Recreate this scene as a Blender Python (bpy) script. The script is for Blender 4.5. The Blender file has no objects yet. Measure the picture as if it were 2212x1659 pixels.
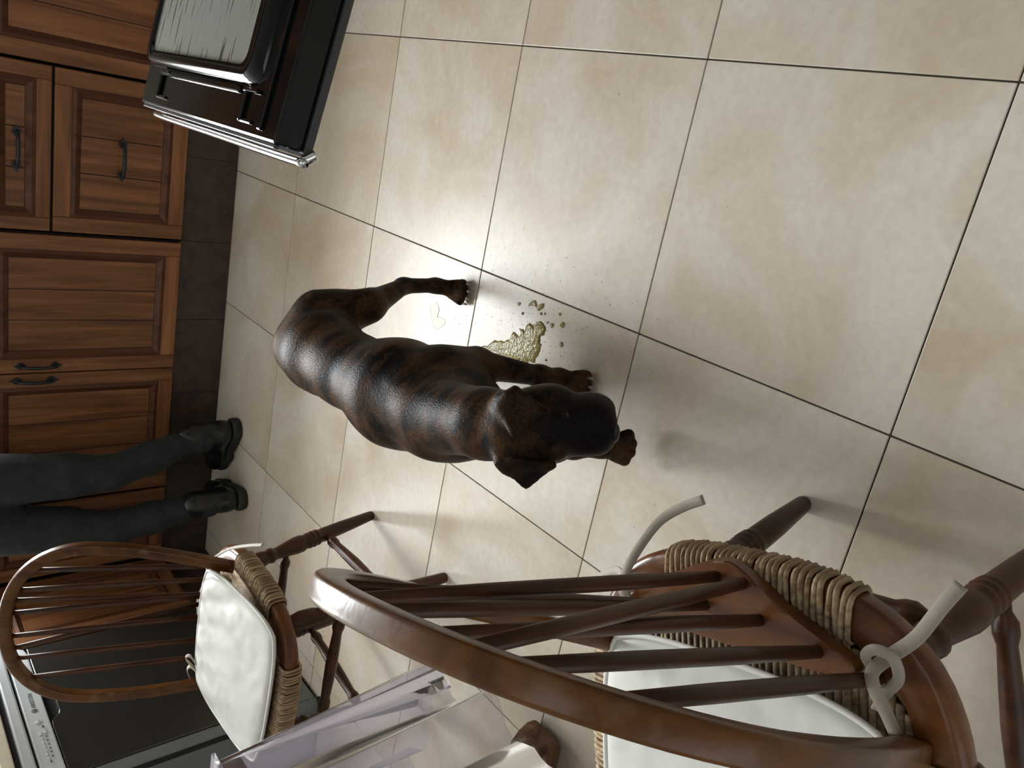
import bpy, bmesh, math, random
import numpy as np
from mathutils import Vector, Matrix, Euler, noise
random.seed(7); rng = np.random.default_rng(7)
S = bpy.context.scene
COL = S.collection
PI = math.pi

# ------------------------------------------------------------------ camera, light, exposure
cam_d = bpy.data.cameras.new('camera'); cam = bpy.data.objects.new('camera', cam_d); COL.objects.link(cam)
R = np.array([[0.19052021, -0.63349802, -0.74992154], [-0.936064, -0.3473997, 0.05565638], [-0.29578072, 0.69137089, -0.65918135]])
CAM = (-0.69307747, -2.41721075, 1.17854786)
M = Matrix.Identity(4)
for r in range(3):
    M[r][0] = R[0][r]; M[r][1] = -R[1][r]; M[r][2] = -R[2][r]; M[r][3] = CAM[r]
cam.matrix_world = M
cam_d.sensor_fit = 'HORIZONTAL'; cam_d.sensor_width = 36.0
cam_d.lens = 1681.963 / 2212 * 36.0
cam_d.clip_start = 0.02
S.camera = cam

w = bpy.data.worlds.new('sky'); S.world = w; w.use_nodes = True
bg = w.node_tree.nodes['Background']; bg.inputs[0].default_value = (0.80, 0.90, 1.0, 1); bg.inputs[1].default_value = 1.0

def area(name, loc, rot, sx, sy, power, color):
    d = bpy.data.lights.new(name, 'AREA'); d.shape = 'RECTANGLE'; d.size = sx; d.size_y = sy
    d.energy = power; d.color = color
    o = bpy.data.objects.new(name, d); COL.objects.link(o); o.location = loc; o.rotation_euler = rot
    return o
# daylight through the window over the back worktop, and a weak fill light added behind the camera
area('window_daylight', (-1.72, 1.33, 1.62), (-PI/2, 0, 0), 1.10, 1.15, 180, (0.95, 0.98, 1.0))
area('corner_window_daylight', (-2.78, 1.33, 1.62), (-PI/2, 0, 0), 0.62, 1.15, 150, (0.95, 0.98, 1.0))
area('rear_fill', (-1.6, -4.42, 1.25), (PI/2, 0, 0), 1.9, 2.1, 4, (0.97, 0.98, 1.0))
area('overhead_fill', (-0.9, -2.7, 2.40), (0, 0, 0), 1.2, 0.6, 4, (1.0, 0.98, 0.95))  # soft fill added overhead to lift upward-facing surfaces, no real lamp

S.view_settings.view_transform = 'Standard'; S.view_settings.look = 'None'
S.view_settings.gamma = 1.0; S.view_settings.use_curve_mapping = False
S.view_settings.exposure = 0.22

# ------------------------------------------------------------------ materials
def new_mat(name):
    m = bpy.data.materials.new(name); m.use_nodes = True
    nt = m.node_tree; return m, nt, nt.nodes, nt.links, nt.nodes['Principled BSDF']
def setp(p, **k):
    for a, v in k.items():
        a = a.replace('_', ' ')
        for n in p.inputs:
            if n.name.lower() == a.lower(): n.default_value = v; break
def simple(name, col, rough=0.5, metal=0.0, noise=0.0, nscale=20, bump=0.0, bscale=200, **k):
    m, nt, N, L, p = new_mat(name)
    setp(p, Base_Color=(*col, 1), Roughness=rough, Metallic=metal, **k)
    tc = N.new('ShaderNodeTexCoord')
    if noise > 0:
        n = N.new('ShaderNodeTexNoise'); n.inputs['Scale'].default_value = nscale; n.inputs['Detail'].default_value = 5
        L.new(tc.outputs['Object'], n.inputs['Vector'])
        cr = N.new('ShaderNodeValToRGB')
        cr.color_ramp.elements[0].position = 0.3; cr.color_ramp.elements[1].position = 0.7
        cr.color_ramp.elements[0].color = (*[c * (1 - noise) for c in col], 1)
        cr.color_ramp.elements[1].color = (*[min(1, c * (1 + noise)) for c in col], 1)
        L.new(n.outputs['Fac'], cr.inputs['Fac']); L.new(cr.outputs['Color'], p.inputs['Base Color'])
    if bump > 0:
        n2 = N.new('ShaderNodeTexNoise'); n2.inputs['Scale'].default_value = bscale; n2.inputs['Detail'].default_value = 3
        L.new(tc.outputs['Object'], n2.inputs['Vector'])
        b = N.new('ShaderNodeBump'); b.inputs['Strength'].default_value = bump; b.inputs['Distance'].default_value = 0.002
        L.new(n2.outputs['Fac'], b.inputs['Height']); L.new(b.outputs['Normal'], p.inputs['Normal'])
    return m
def wood(name, dark, light, axis, rough=0.4, coat=0.0, scale=1.0, wear=None, bump=0.1):
    m, nt, N, L, p = new_mat(name)
    tc = N.new('ShaderNodeTexCoord'); mp = N.new('ShaderNodeMapping'); L.new(tc.outputs['Object'], mp.inputs['Vector'])
    sc = [38 * scale] * 3; sc['xyz'.index(axis)] = 2.2 * scale; mp.inputs['Scale'].default_value = sc
    oi = N.new('ShaderNodeObjectInfo'); ml = N.new('ShaderNodeMath'); ml.operation = 'MULTIPLY'; ml.inputs[1].default_value = 30
    L.new(oi.outputs['Random'], ml.inputs[0])
    cx = N.new('ShaderNodeCombineXYZ')
    for i in range(3): L.new(ml.outputs[0], cx.inputs[i])
    L.new(cx.outputs[0], mp.inputs['Location'])
    n = N.new('ShaderNodeTexNoise'); n.inputs['Scale'].default_value = 1.0; n.inputs['Detail'].default_value = 6; n.inputs['Distortion'].default_value = 0.6
    L.new(mp.outputs[0], n.inputs['Vector'])
    cr = N.new('ShaderNodeValToRGB'); e = cr.color_ramp.elements
    e[0].position = 0.32; e[0].color = (*dark, 1); e[1].position = 0.68; e[1].color = (*light, 1)
    L.new(n.outputs['Fac'], cr.inputs['Fac'])
    hv = N.new('ShaderNodeHueSaturation'); L.new(cr.outputs['Color'], hv.inputs['Color'])
    mr = N.new('ShaderNodeMapRange'); mr.inputs['To Min'].default_value = 0.85; mr.inputs['To Max'].default_value = 1.15
    L.new(oi.outputs['Random'], mr.inputs['Value']); L.new(mr.outputs[0], hv.inputs['Value'])
    out = hv.outputs['Color']
    if wear:
        n3 = N.new('ShaderNodeTexNoise'); n3.inputs['Scale'].default_value = 28; n3.inputs['Detail'].default_value = 6
        L.new(tc.outputs['Object'], n3.inputs['Vector'])
        c3 = N.new('ShaderNodeValToRGB'); c3.color_ramp.elements[0].position = 0.56; c3.color_ramp.elements[1].position = 0.70
        L.new(n3.outputs['Fac'], c3.inputs['Fac'])
        mx = N.new('ShaderNodeMix'); mx.data_type = 'RGBA'; mx.inputs['B'].default_value = (*wear, 1)
        L.new(c3.outputs['Color'], mx.inputs['Factor']); L.new(out, mx.inputs['A']); out = mx.outputs['Result']
    L.new(out, p.inputs['Base Color'])
    setp(p, Roughness=rough, Coat_Weight=coat, Coat_Roughness=0.25, Specular_IOR_Level=0.3)
    b = N.new('ShaderNodeBump'); b.inputs['Strength'].default_value = bump; b.inputs['Distance'].default_value = 0.002
    L.new(n.outputs['Fac'], b.inputs['Height']); L.new(b.outputs['Normal'], p.inputs['Normal'])
    return m

MAT = {}
cd, cl_ = (0.115, 0.044, 0.0175), (0.285, 0.125, 0.050)
MAT['cab_v'] = wood('cabinet_wood_upright', cd, cl_, 'z', 0.42)
MAT['cab_h'] = wood('cabinet_wood_lengthwise', cd, cl_, 'x', 0.42)
MAT['cab_y'] = wood('cabinet_wood_crosswise', cd, cl_, 'y', 0.42)
MAT['cab_m'] = wood('cabinet_wood_moulding', (0.060, 0.020, 0.009), (0.125, 0.045, 0.018), 'z', 0.45)
MAT['cab_in'] = simple('cabinet_gap', (0.020, 0.012, 0.009), 0.8)
MAT['chair'] = wood('chair_wood', (0.034, 0.0125, 0.005), (0.078, 0.028, 0.010), 'z', 0.40, 0.0, 0.8)
MAT['bow'] = wood('chair_bow_wood', (0.056, 0.0195, 0.0035), (0.125, 0.047, 0.0085), 'z', 0.30, 0.1, 0.8, wear=(0.145, 0.075, 0.032), bump=0.4)
MAT['seatwood'] = wood('chair_seat_wood', (0.075, 0.025, 0.008), (0.155, 0.058, 0.018), 'x', 0.28, 0.1, 0.8)
MAT['rush'] = wood('rush', (0.17, 0.105, 0.055), (0.46, 0.34, 0.205), 'z', 0.6, 0.0, 3.0)
MAT['rushdark'] = simple('rush_underlayer', (0.13, 0.085, 0.045), 0.8, noise=0.3)
MAT['vinyl'] = simple('white_vinyl', (0.60, 0.60, 0.56), 0.36, noise=0.04, nscale=14, bump=0.35, bscale=26)
MAT['piping'] = simple('vinyl_piping', (0.66, 0.65, 0.60), 0.45)
MAT['ribbon'] = simple('cushion_ribbon', (0.31, 0.27, 0.215), 0.6, bump=0.2, bscale=300)
MAT['iron'] = simple('black_iron', (0.018, 0.022, 0.022), 0.45, 0.3, bump=0.2)
MAT['kick'] = simple('brown_kick_tile', (0.052, 0.032, 0.023), 0.5, noise=0.35, nscale=22)
MAT['kickgrout'] = simple('kick_grout', (0.10, 0.075, 0.055), 0.8)
MAT['wall'] = simple('wall_paint', (0.30, 0.29, 0.265), 0.8)
MAT['ceil'] = simple('ceiling_paint', (0.42, 0.42, 0.40), 0.9)
MAT['frame'] = simple('window_frame_paint', (0.75, 0.75, 0.73), 0.5)
MAT['top'] = simple('cream_worktop', (0.74, 0.68, 0.54), 0.35, noise=0.08, nscale=60)
MAT['grout'] = simple('floor_grout', (0.052, 0.042, 0.032), 0.85)
MAT['enamel'] = simple('black_enamel', (0.003, 0.0035, 0.004), 0.10, noise=0.3, nscale=10, Specular_IOR_Level=0.32)
MAT['ovengrey'] = simple('oven_trim', (0.035, 0.038, 0.038), 0.3)
MAT['chrome'] = simple('chrome', (0.78, 0.78, 0.80), 0.16, 1.0)
MAT['steel'] = simple('dark_steel_door', (0.085, 0.080, 0.072), 0.22, 0.6, bump=0.03, bscale=300)
MAT['silver'] = simple('silver_plastic', (0.60, 0.64, 0.64), 0.34)
MAT['greymetal'] = simple('grey_metal', (0.165, 0.185, 0.185), 0.42)
MAT['print'] = simple('grey_print', (0.10, 0.11, 0.12), 0.5)
MAT['rubber'] = simple('black_rubber', (0.010, 0.010, 0.011), 0.6)
MAT['trousers'] = simple('dark_trousers', (0.016, 0.022, 0.022), 0.9, noise=0.3, nscale=30, bump=0.4, bscale=350)
MAT['boot'] = simple('boot_leather', (0.010, 0.011, 0.011), 0.26, bump=0.25, bscale=60)
MAT['sole'] = simple('boot_sole', (0.022, 0.022, 0.020), 0.7)
MAT['jumper'] = simple('dark_jumper', (0.030, 0.034, 0.040), 0.95, noise=0.2)
MAT['skin'] = simple('skin', (0.52, 0.33, 0.24), 0.5, noise=0.05)
MAT['hair'] = simple('hair', (0.035, 0.022, 0.014), 0.6, noise=0.3, nscale=80)
MAT['nose'] = simple('dog_nose', (0.006, 0.006, 0.007), 0.28, bump=0.4, bscale=400)
MAT['eye'] = simple('dog_eye', (0.012, 0.007, 0.004), 0.05)
MAT['claw'] = simple('dog_claw', (0.30, 0.25, 0.20), 0.4)
MAT['oldwood'] = wood('rustic_table_wood', (0.055, 0.027, 0.013), (0.19, 0.10, 0.048), 'x', 0.55, 0.0, 0.9, wear=(0.30, 0.21, 0.14), bump=0.6)
MAT['puddle'] = simple('yellow_liquid', (0.25, 0.195, 0.065), 0.07, noise=0.2, nscale=50, bump=1.0, bscale=140, Specular_IOR_Level=0.16)
MAT['wet'] = simple('dried_splash', (0.50, 0.44, 0.345), 0.40)
MAT['speck'] = simple('dirt_specks', (0.09, 0.08, 0.06), 0.8)

def floor_tile_mat():
    m, nt, N, L, p = new_mat('cream_floor_tile')
    tc = N.new('ShaderNodeTexCoord'); oi = N.new('ShaderNodeObjectInfo')
    ml = N.new('ShaderNodeMath'); ml.operation = 'MULTIPLY'; ml.inputs[1].default_value = 50; L.new(oi.outputs['Random'], ml.inputs[0])
    cx = N.new('ShaderNodeCombineXYZ'); L.new(ml.outputs[0], cx.inputs[0]); L.new(ml.outputs[0], cx.inputs[1])
    ad = N.new('ShaderNodeVectorMath'); ad.operation = 'ADD'; L.new(tc.outputs['Object'], ad.inputs[0]); L.new(cx.outputs[0], ad.inputs[1])
    n = N.new('ShaderNodeTexNoise'); n.inputs['Scale'].default_value = 2.6; n.inputs['Detail'].default_value = 5; n.inputs['Roughness'].default_value = 0.6; n.inputs['Distortion'].default_value = 0.8
    L.new(ad.outputs[0], n.inputs['Vector'])
    cr = N.new('ShaderNodeValToRGB'); e = cr.color_ramp.elements
    e[0].position = 0.34; e[0].color = (0.515, 0.42, 0.305, 1); e[1].position = 0.62; e[1].color = (0.63, 0.575, 0.49, 1)
    L.new(n.outputs['Fac'], cr.inputs['Fac'])
    n2 = N.new('ShaderNodeTexNoise'); n2.inputs['Scale'].default_value = 60; n2.inputs['Detail'].default_value = 4; L.new(ad.outputs[0], n2.inputs['Vector'])
    mr = N.new('ShaderNodeMapRange'); mr.inputs['From Min'].default_value = 0.3; mr.inputs['From Max'].default_value = 0.7; mr.inputs['To Min'].default_value = 0.94; mr.inputs['To Max'].default_value = 1.05
    L.new(n2.outputs['Fac'], mr.inputs['Value'])
    hv = N.new('ShaderNodeHueSaturation'); L.new(cr.outputs['Color'], hv.inputs['Color']); L.new(mr.outputs[0], hv.inputs['Value'])
    L.new(hv.outputs['Color'], p.inputs['Base Color'])
    mr2 = N.new('ShaderNodeMapRange'); mr2.inputs['To Min'].default_value = 0.30; mr2.inputs['To Max'].default_value = 0.42; L.new(n.outputs['Fac'], mr2.inputs['Value'])
    L.new(mr2.outputs[0], p.inputs['Roughness'])
    setp(p, Specular_IOR_Level=0.42)
    b = N.new('ShaderNodeBump'); b.inputs['Strength'].default_value = 0.05; b.inputs['Distance'].default_value = 0.002
    L.new(n2.outputs['Fac'], b.inputs['Height']); L.new(b.outputs['Normal'], p.inputs['Normal'])
    return m
MAT['tile'] = floor_tile_mat()

def glass_oven_mat():
    m, nt, N, L, p = new_mat('streaked_oven_glass')
    tc = N.new('ShaderNodeTexCoord'); mp = N.new('ShaderNodeMapping'); mp.inputs['Scale'].default_value = (7, 110, 1)
    L.new(tc.outputs['Object'], mp.inputs['Vector'])
    n = N.new('ShaderNodeTexNoise'); n.inputs['Scale'].default_value = 1; n.inputs['Detail'].default_value = 2; L.new(mp.outputs[0], n.inputs['Vector'])
    cr = N.new('ShaderNodeValToRGB'); e = cr.color_ramp.elements
    e[0].position = 0.36; e[0].color = (0.055, 0.058, 0.052, 1); e[1].position = 0.41; e[1].color = (0.27, 0.285, 0.26, 1)
    L.new(n.outputs['Fac'], cr.inputs['Fac']); L.new(cr.outputs['Color'], p.inputs['Base Color'])
    setp(p, Roughness=0.12, Specular_IOR_Level=0.7, Coat_Weight=0.4)
    return m
MAT['ovenglass'] = glass_oven_mat()

def plastic_mat():
    m, nt, N, L, p = new_mat('clear_plastic_sheet')
    out = N['Material Output']; N.remove(p)
    tr = N.new('ShaderNodeBsdfTransparent'); tr.inputs[0].default_value = (0.93, 0.91, 0.94, 1)
    df = N.new('ShaderNodeBsdfTranslucent'); df.inputs[0].default_value = (0.50, 0.47, 0.52, 1)
    d2 = N.new('ShaderNodeBsdfDiffuse'); d2.inputs[0].default_value = (0.42, 0.395, 0.44, 1)
    gl = N.new('ShaderNodeBsdfGlossy'); gl.inputs['Roughness'].default_value = 0.22
    m0 = N.new('ShaderNodeMixShader'); m0.inputs[0].default_value = 0.5; L.new(df.outputs[0], m0.inputs[1]); L.new(d2.outputs[0], m0.inputs[2])
    m1 = N.new('ShaderNodeMixShader'); m1.inputs[0].default_value = 0.30; L.new(tr.outputs[0], m1.inputs[1]); L.new(m0.outputs[0], m1.inputs[2])
    lw = N.new('ShaderNodeFresnel'); lw.inputs[0].default_value = 1.25
    m2 = N.new('ShaderNodeMixShader'); L.new(lw.outputs[0], m2.inputs[0]); L.new(m1.outputs[0], m2.inputs[1]); L.new(gl.outputs[0], m2.inputs[2])
    L.new(m2.outputs[0], out.inputs['Surface'])
    return m
MAT['plastic'] = plastic_mat()
def pane_mat():
    m, nt, N, L, p = new_mat('window_glass')
    out = N['Material Output']; N.remove(p)
    tr = N.new('ShaderNodeBsdfTransparent'); gl = N.new('ShaderNodeBsdfGlossy'); gl.inputs['Roughness'].default_value = 0.02
    mx = N.new('ShaderNodeMixShader'); mx.inputs[0].default_value = 0.06
    L.new(tr.outputs[0], mx.inputs[1]); L.new(gl.outputs[0], mx.inputs[2]); L.new(mx.outputs[0], out.inputs['Surface'])
    return m
MAT['pane'] = pane_mat()

def fur_mat():
    m, nt, N, L, p = new_mat('brindle_fur')
    tc = N.new('ShaderNodeTexCoord')
    # brindle bands run round the body, broken up by noise
    mp = N.new('ShaderNodeMapping'); mp.inputs['Scale'].default_value = (9, 34, 10); mp.inputs['Rotation'].default_value = (0.35, 0.1, 0.25); L.new(tc.outputs['Object'], mp.inputs['Vector'])
    n1 = N.new('ShaderNodeTexNoise'); n1.inputs['Scale'].default_value = 1.0; n1.inputs['Detail'].default_value = 5; n1.inputs['Roughness'].default_value = 0.55; n1.inputs['Distortion'].default_value = 0.35; L.new(mp.outputs[0], n1.inputs['Vector'])
    cr = N.new('ShaderNodeValToRGB'); e = cr.color_ramp.elements
    e[0].position = 0.43; e[0].color = (0.0060, 0.0046, 0.0038, 1); e[1].position = 0.58; e[1].color = (0.062, 0.029, 0.0115, 1)
    nb = N.new('ShaderNodeTexNoise'); nb.inputs['Scale'].default_value = 24; nb.inputs['Detail'].default_value = 4; nb.inputs['Roughness'].default_value = 0.6; L.new(tc.outputs['Object'], nb.inputs['Vector'])
    av = N.new('ShaderNodeMix'); av.inputs[0].default_value = 0.42; L.new(n1.outputs['Fac'], av.inputs[2]); L.new(nb.outputs['Fac'], av.inputs[3])
    L.new(av.outputs[0], cr.inputs['Fac'])
    at = N.new('ShaderNodeAttribute'); at.attribute_name = 'mask'
    n2 = N.new('ShaderNodeTexNoise'); n2.inputs['Scale'].default_value = 220; n2.inputs['Detail'].default_value = 2; L.new(tc.outputs['Object'], n2.inputs['Vector'])
    mx = N.new('ShaderNodeMix'); mx.data_type = 'RGBA'; mx.inputs['B'].default_value = (0.010, 0.008, 0.008, 1)
    L.new(at.outputs['Fac'], mx.inputs['Factor']); L.new(cr.outputs['Color'], mx.inputs['A'])
    hv = N.new('ShaderNodeHueSaturation'); mr = N.new('ShaderNodeMapRange'); mr.inputs['From Min'].default_value = 0.25; mr.inputs['From Max'].default_value = 0.75; mr.inputs['To Min'].default_value = 0.5; mr.inputs['To Max'].default_value = 1.5
    L.new(n2.outputs['Fac'], mr.inputs['Value']); L.new(mr.outputs[0], hv.inputs['Value']); L.new(mx.outputs['Result'], hv.inputs['Color'])
    L.new(hv.outputs['Color'], p.inputs['Base Color'])
    setp(p, Roughness=0.42, Specular_IOR_Level=0.06, Sheen_Weight=0.02, Sheen_Roughness=0.4)
    b = N.new('ShaderNodeBump'); b.inputs['Strength'].default_value = 0.35; b.inputs['Distance'].default_value = 0.003
    mp3 = N.new('ShaderNodeMapping'); mp3.inputs['Scale'].default_value = (500, 150, 500); L.new(tc.outputs['Object'], mp3.inputs['Vector'])
    n3 = N.new('ShaderNodeTexNoise'); n3.inputs['Scale'].default_value = 1; L.new(mp3.outputs[0], n3.inputs['Vector'])
    L.new(n3.outputs['Fac'], b.inputs['Height']); L.new(b.outputs['Normal'], p.inputs['Normal'])
    return m
MAT['fur'] = fur_mat()

# ------------------------------------------------------------------ mesh helpers
class MB:
    def __init__(s): s.v = []; s.f = []; s.sm = []
    def add(s, v, f, smooth=True):
        o = len(s.v); s.v += [tuple(map(float, p)) for p in v]
        s.f += [tuple(i + o for i in q) for q in f]; s.sm += [smooth] * len(f); return s
    def box(s, x0, x1, y0, y1, z0, z1, bev=0.0):
        bm = bmesh.new(); bmesh.ops.create_cube(bm, size=1)
        for v in bm.verts: v.co = ((x0 + x1) / 2 + v.co.x * (x1 - x0), (y0 + y1) / 2 + v.co.y * (y1 - y0), (z0 + z1) / 2 + v.co.z * (z1 - z0))
        if bev > 0: bmesh.ops.bevel(bm, geom=bm.edges[:], offset=bev, segments=2, affect='EDGES', profile=0.5)
        bm.verts.index_update()
        s.add([v.co[:] for v in bm.verts], [[v.index for v in f.verts] for f in bm.faces], False); bm.free(); return s
    def sweep(s, pts, sect, closed=False, caps=True, up=None, scale=None, smooth=True):
        """sect: list of (a,b) offsets along side and up directions; pts: Nx3"""
        P = np.asarray(pts, float); n = len(P)
        T = (np.roll(P, -1, 0) - np.roll(P, 1, 0)) if closed else np.gradient(P, axis=0)
        T /= np.linalg.norm(T, axis=1)[:, None] + 1e-12
        U = np.zeros_like(P)
        if up is not None:
            upv = np.asarray(up, float)
            for i in range(n):
                q = upv if upv.ndim == 1 else upv[i]
                a = q - T[i] * (q @ T[i]); U[i] = a / (np.linalg.norm(a) + 1e-12)
        else:
            a = np.array([0, 0, 1.0]) if abs(T[0][2]) < 0.9 else np.array([1.0, 0, 0])
            a = a - T[0] * (a @ T[0]); U[0] = a / np.linalg.norm(a)
            for i in range(1, n):
                a = U[i-1] - T[i] * (U[i-1] @ T[i]); U[i] = a / (np.linalg.norm(a) + 1e-12)
        A = np.cross(T, U); m = len(sect); vs = []
        for i in range(n):
            k = 1.0 if scale is None else scale[i]
            for (a, b) in sect: vs.append(P[i] + A[i] * a * k + U[i] * b * k)
        fs = []
        for i in range(n if closed else n - 1):
            j = (i + 1) % n
            for q in range(m):
                r = (q + 1) % m; fs.append((i*m+q, i*m+r, j*m+r, j*m+q))
        if caps and not closed: fs.append(tuple(range(m-1, -1, -1))); fs.append(tuple((n-1)*m + q for q in range(m)))
        return s.add(vs, fs, smooth)
    def tube(s, pts, r, seg=10, closed=False, caps=True):
        n = len(pts); rr = [r] * n if np.isscalar(r) else list(r)
        return s.sweep(pts, [(math.cos(2*PI*k/seg), math.sin(2*PI*k/seg)) for k in range(seg)], closed, caps, None, rr)
    def lathe(s, a, b, prof, seg=14):
        """prof: list of (t, r) along a->b"""
        a = np.asarray(a, float); b = np.asarray(b, float)
        return s.tube_fixed(a, b, prof, seg)
    def tube_fixed(s, a, b, prof, seg):
        T = (b - a) / np.linalg.norm(b - a); q = np.array([0, 0, 1.0]) if abs(T[2]) < 0.9 else np.array([1.0, 0, 0])
        U = q - T * (q @ T); U /= np.linalg.norm(U); A = np.cross(T, U); vs = []; n = len(prof)
        for t, r in prof:
            c = a + (b - a) * t
            for k in range(seg): vs.append(c + r * (A * math.cos(2*PI*k/seg) + U * math.sin(2*PI*k/seg)))
        fs = [(i*seg+k, i*seg+(k+1) % seg, (i+1)*seg+(k+1) % seg, (i+1)*seg+k) for i in range(n-1) for k in range(seg)]
        fs.append(tuple(range(seg-1, -1, -1))); fs.append(tuple((n-1)*seg + k for k in range(seg)))
        return s.add(vs, fs, True)
    def prism(s, poly, z0, z1, bev=0.0, smooth=False):
        bm = bmesh.new(); vs = [bm.verts.new((p[0], p[1], z0)) for p in poly]
        f = bm.faces.new(vs); bm.normal_update()
        if f.normal.z > 0: f.normal_flip()
        r = bmesh.ops.extrude_face_region(bm, geom=[f])
        nv = [g for g in r['geom'] if isinstance(g, bmesh.types.BMVert)]
        for v in nv: v.co.z = z1
        if bev > 0:
            ed = [e for e in bm.edges if abs(e.verts[0].co.z - e.verts[1].co.z) < 1e-6]
            bmesh.ops.bevel(bm, geom=ed, offset=bev, segments=2, affect='EDGES', profile=0.5)
        bm.verts.index_update()
        s.add([v.co[:] for v in bm.verts], [[v.index for v in q.verts] for q in bm.faces], smooth); bm.free(); return s
    def mesh(s, name):
        me = bpy.data.meshes.new(name); me.from_pydata(s.v, [], s.f); me.polygons.foreach_set('use_smooth', s.sm)
        bm = bmesh.new(); bm.from_mesh(me); bmesh.ops.recalc_face_normals(bm, faces=bm.faces[:]); bm.to_mesh(me); bm.free()
        me.update(); return me
def link(name, me, mat=None, parent=None, loc=None, rot=None):
    o = bpy.data.objects.new(name, me); COL.objects.link(o)
    if mat is not None and me is not None and not me.materials: me.materials.append(MAT[mat])
    if parent is not None: o.parent = parent
    if loc is not None: o.location = loc
    if rot is not None: o.rotation_euler = rot
    return o
def obj(name, mb, mat, parent=None, loc=None, rot=None):
    return link(name, mb.mesh(name), mat, parent, loc, rot)
def tag(o, label, cat, group=None):
    o['label'] = label; o['category'] = cat
    if group: o['group'] = group
    return o
def thing(name, label, cat, loc=(0, 0, 0), rz=0.0, group=None):
    o = bpy.data.objects.new(name, None); COL.objects.link(o); o.location = loc; o.rotation_euler = (0, 0, rz)
    o.empty_display_size = 0.05
    return tag(o, label, cat, group)
def struct(o): o['kind'] = 'structure'; return o
def crspline(P, n):
    P = np.asarray(P, float); Q = np.vstack([2*P[0]-P[1], P, 2*P[-1]-P[-2]]); out = []
    m = len(P) - 1
    for k in range(n):
        t = k / (n - 1) * m; i = min(int(t), m - 1); u = t - i
        a, b, c, d = Q[i], Q[i+1], Q[i+2], Q[i+3]
        out.append(0.5 * ((2*b) + (-a+c)*u + (2*a-5*b+4*c-d)*u*u + (-a+3*b-3*c+d)*u**3))
    return np.array(out)

# ------------------------------------------------------------------ room
XL, XR, YB, YF, ZC = -3.20, 0.32, 1.08, -4.20, 2.45
fl = struct(obj('floor', MB().box(XL-.1, XR+.1, YF-.1, YB+.1, -0.06, -0.0035), 'grout'))
tm = MB().box(0.0013, 0.4987, 0.0013, 0.4987, -0.006, 0.0, 0.0012).mesh('tile'); tm.materials.append(MAT['tile'])
for i in range(-9, 3):
    for j in range(-7, 2):
        x0, y0 = j*0.5, i*0.5
        if x0 > XR or x0 + .5 < XL or y0 + .5 < YF or y0 > YB: continue
        link('tile', tm, None, fl, (x0, y0, rng.uniform(-0.0004, 0.0)))
def wall_y(name, y0, y1, hole=None):
    b = MB()
    if hole:
        hx0, hx1, hz0, hz1 = hole
        b.box(XL-.12, hx0, y0, y1, 0, ZC); b.box(hx1, XR+.12, y0, y1, 0, ZC)
        if hz0 > 0: b.box(hx0, hx1, y0, y1, 0, hz0)
        b.box(hx0, hx1, y0, y1, hz1, ZC)
    else: b.box(XL-.12, XR+.12, y0, y1, 0, ZC)
    return struct(obj(name, b, 'wall'))
wall_y('wall_back', YB, YB+.12, (-3.10, -1.15, 1.05, 2.18))
wall_y('wall_front', YF-.12, YF, (-2.6, -0.6, 0.0, 2.15))
struct(obj('wall_left', MB().box(XL-.12, XL, YF, YB, 0, ZC), 'wall'))
struct(obj('wall_right', MB().box(XR, XR+.12, YF, YB, 0, ZC), 'wall'))
struct(obj('ceiling', MB().box(XL-.12, XR+.12, YF-.12, YB+.12, ZC, ZC+.1), 'ceil'))
def window(name, x0, x1, z0, z1, y):
    b = MB(); t = .045
    b.box(x0, x1, y-.03, y+.03, z0, z0+t); b.box(x0, x1, y-.03, y+.03, z1-t, z1)
    for a in (x0, (x0+x1)/2 - t/2, x1-t): b.box(a, a+t, y-.03, y+.03, z0+t, z1-t)
    o = struct(obj(name, b, 'frame'))
    xm = (x0+x1)/2
    for a, c in ((x0+t, xm-t/2), (xm+t/2, x1-t)):
        obj('pane', MB().box(a, c, y-.003, y+.003, z0+t, z1-t), 'pane', o)
window('window_1', -2.40, -1.15, 1.05, 2.18, YB+.06); window('window_3', -3.10, -2.40, 1.05, 2.18, YB+.06)
window('rear_fill_window', -2.6, -0.6, 0.002, 2.15, YF-.06)  # unseen glazed opening, added to let in the fill from behind the camera

# ------------------------------------------------------------------ kitchen units
FY = 0.46                       # face of the far units
def spade(b, c, ax, out):       # spade shaped back plate of a handle
    c = np.asarray(c, float)
    up = ax; sd = np.cross(ax, out)
    pts = [(0, -.016), (.009, -.010), (.013, -.002), (.011, .006), (.004, .012), (0, .022), (-.004, .012), (-.011, .006), (-.013, -.002), (-.009, -.010)]
    n = len(pts); vs = []
    for d in (0.0, 0.004):
        for (a, t) in pts: vs.append(c + sd * a + up * t + out * d)
    fs = [tuple(range(n)), tuple(range(2*n-1, n-1, -1))] + [(k, (k+1) % n, n + (k+1) % n, n + k) for k in range(n)]
    b.add(vs, fs, False)
def handle(parent, c, ax, out):
    ax = np.asarray(ax, float); out = np.asarray(out, float); c = np.asarray(c, float); b = MB(); hl = .052
    for s in (-1, 1): spade(b, c + ax*hl*s, ax*s, out)
    pts = [c - ax*hl + out*.003, c - ax*hl*.96 + out*.016, c - ax*hl*.6 + out*.026, c + out*.029, c + ax*hl*.6 + out*.026, c + ax*hl*.96 + out*.016, c + ax*hl + out*.003]
    P = crspline(pts, 22); b.tube(P, [.0045 + .0018*math.sin(PI*k/21) for k in range(22)], 8)
    return obj('handle', b, 'iron', parent)
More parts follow.
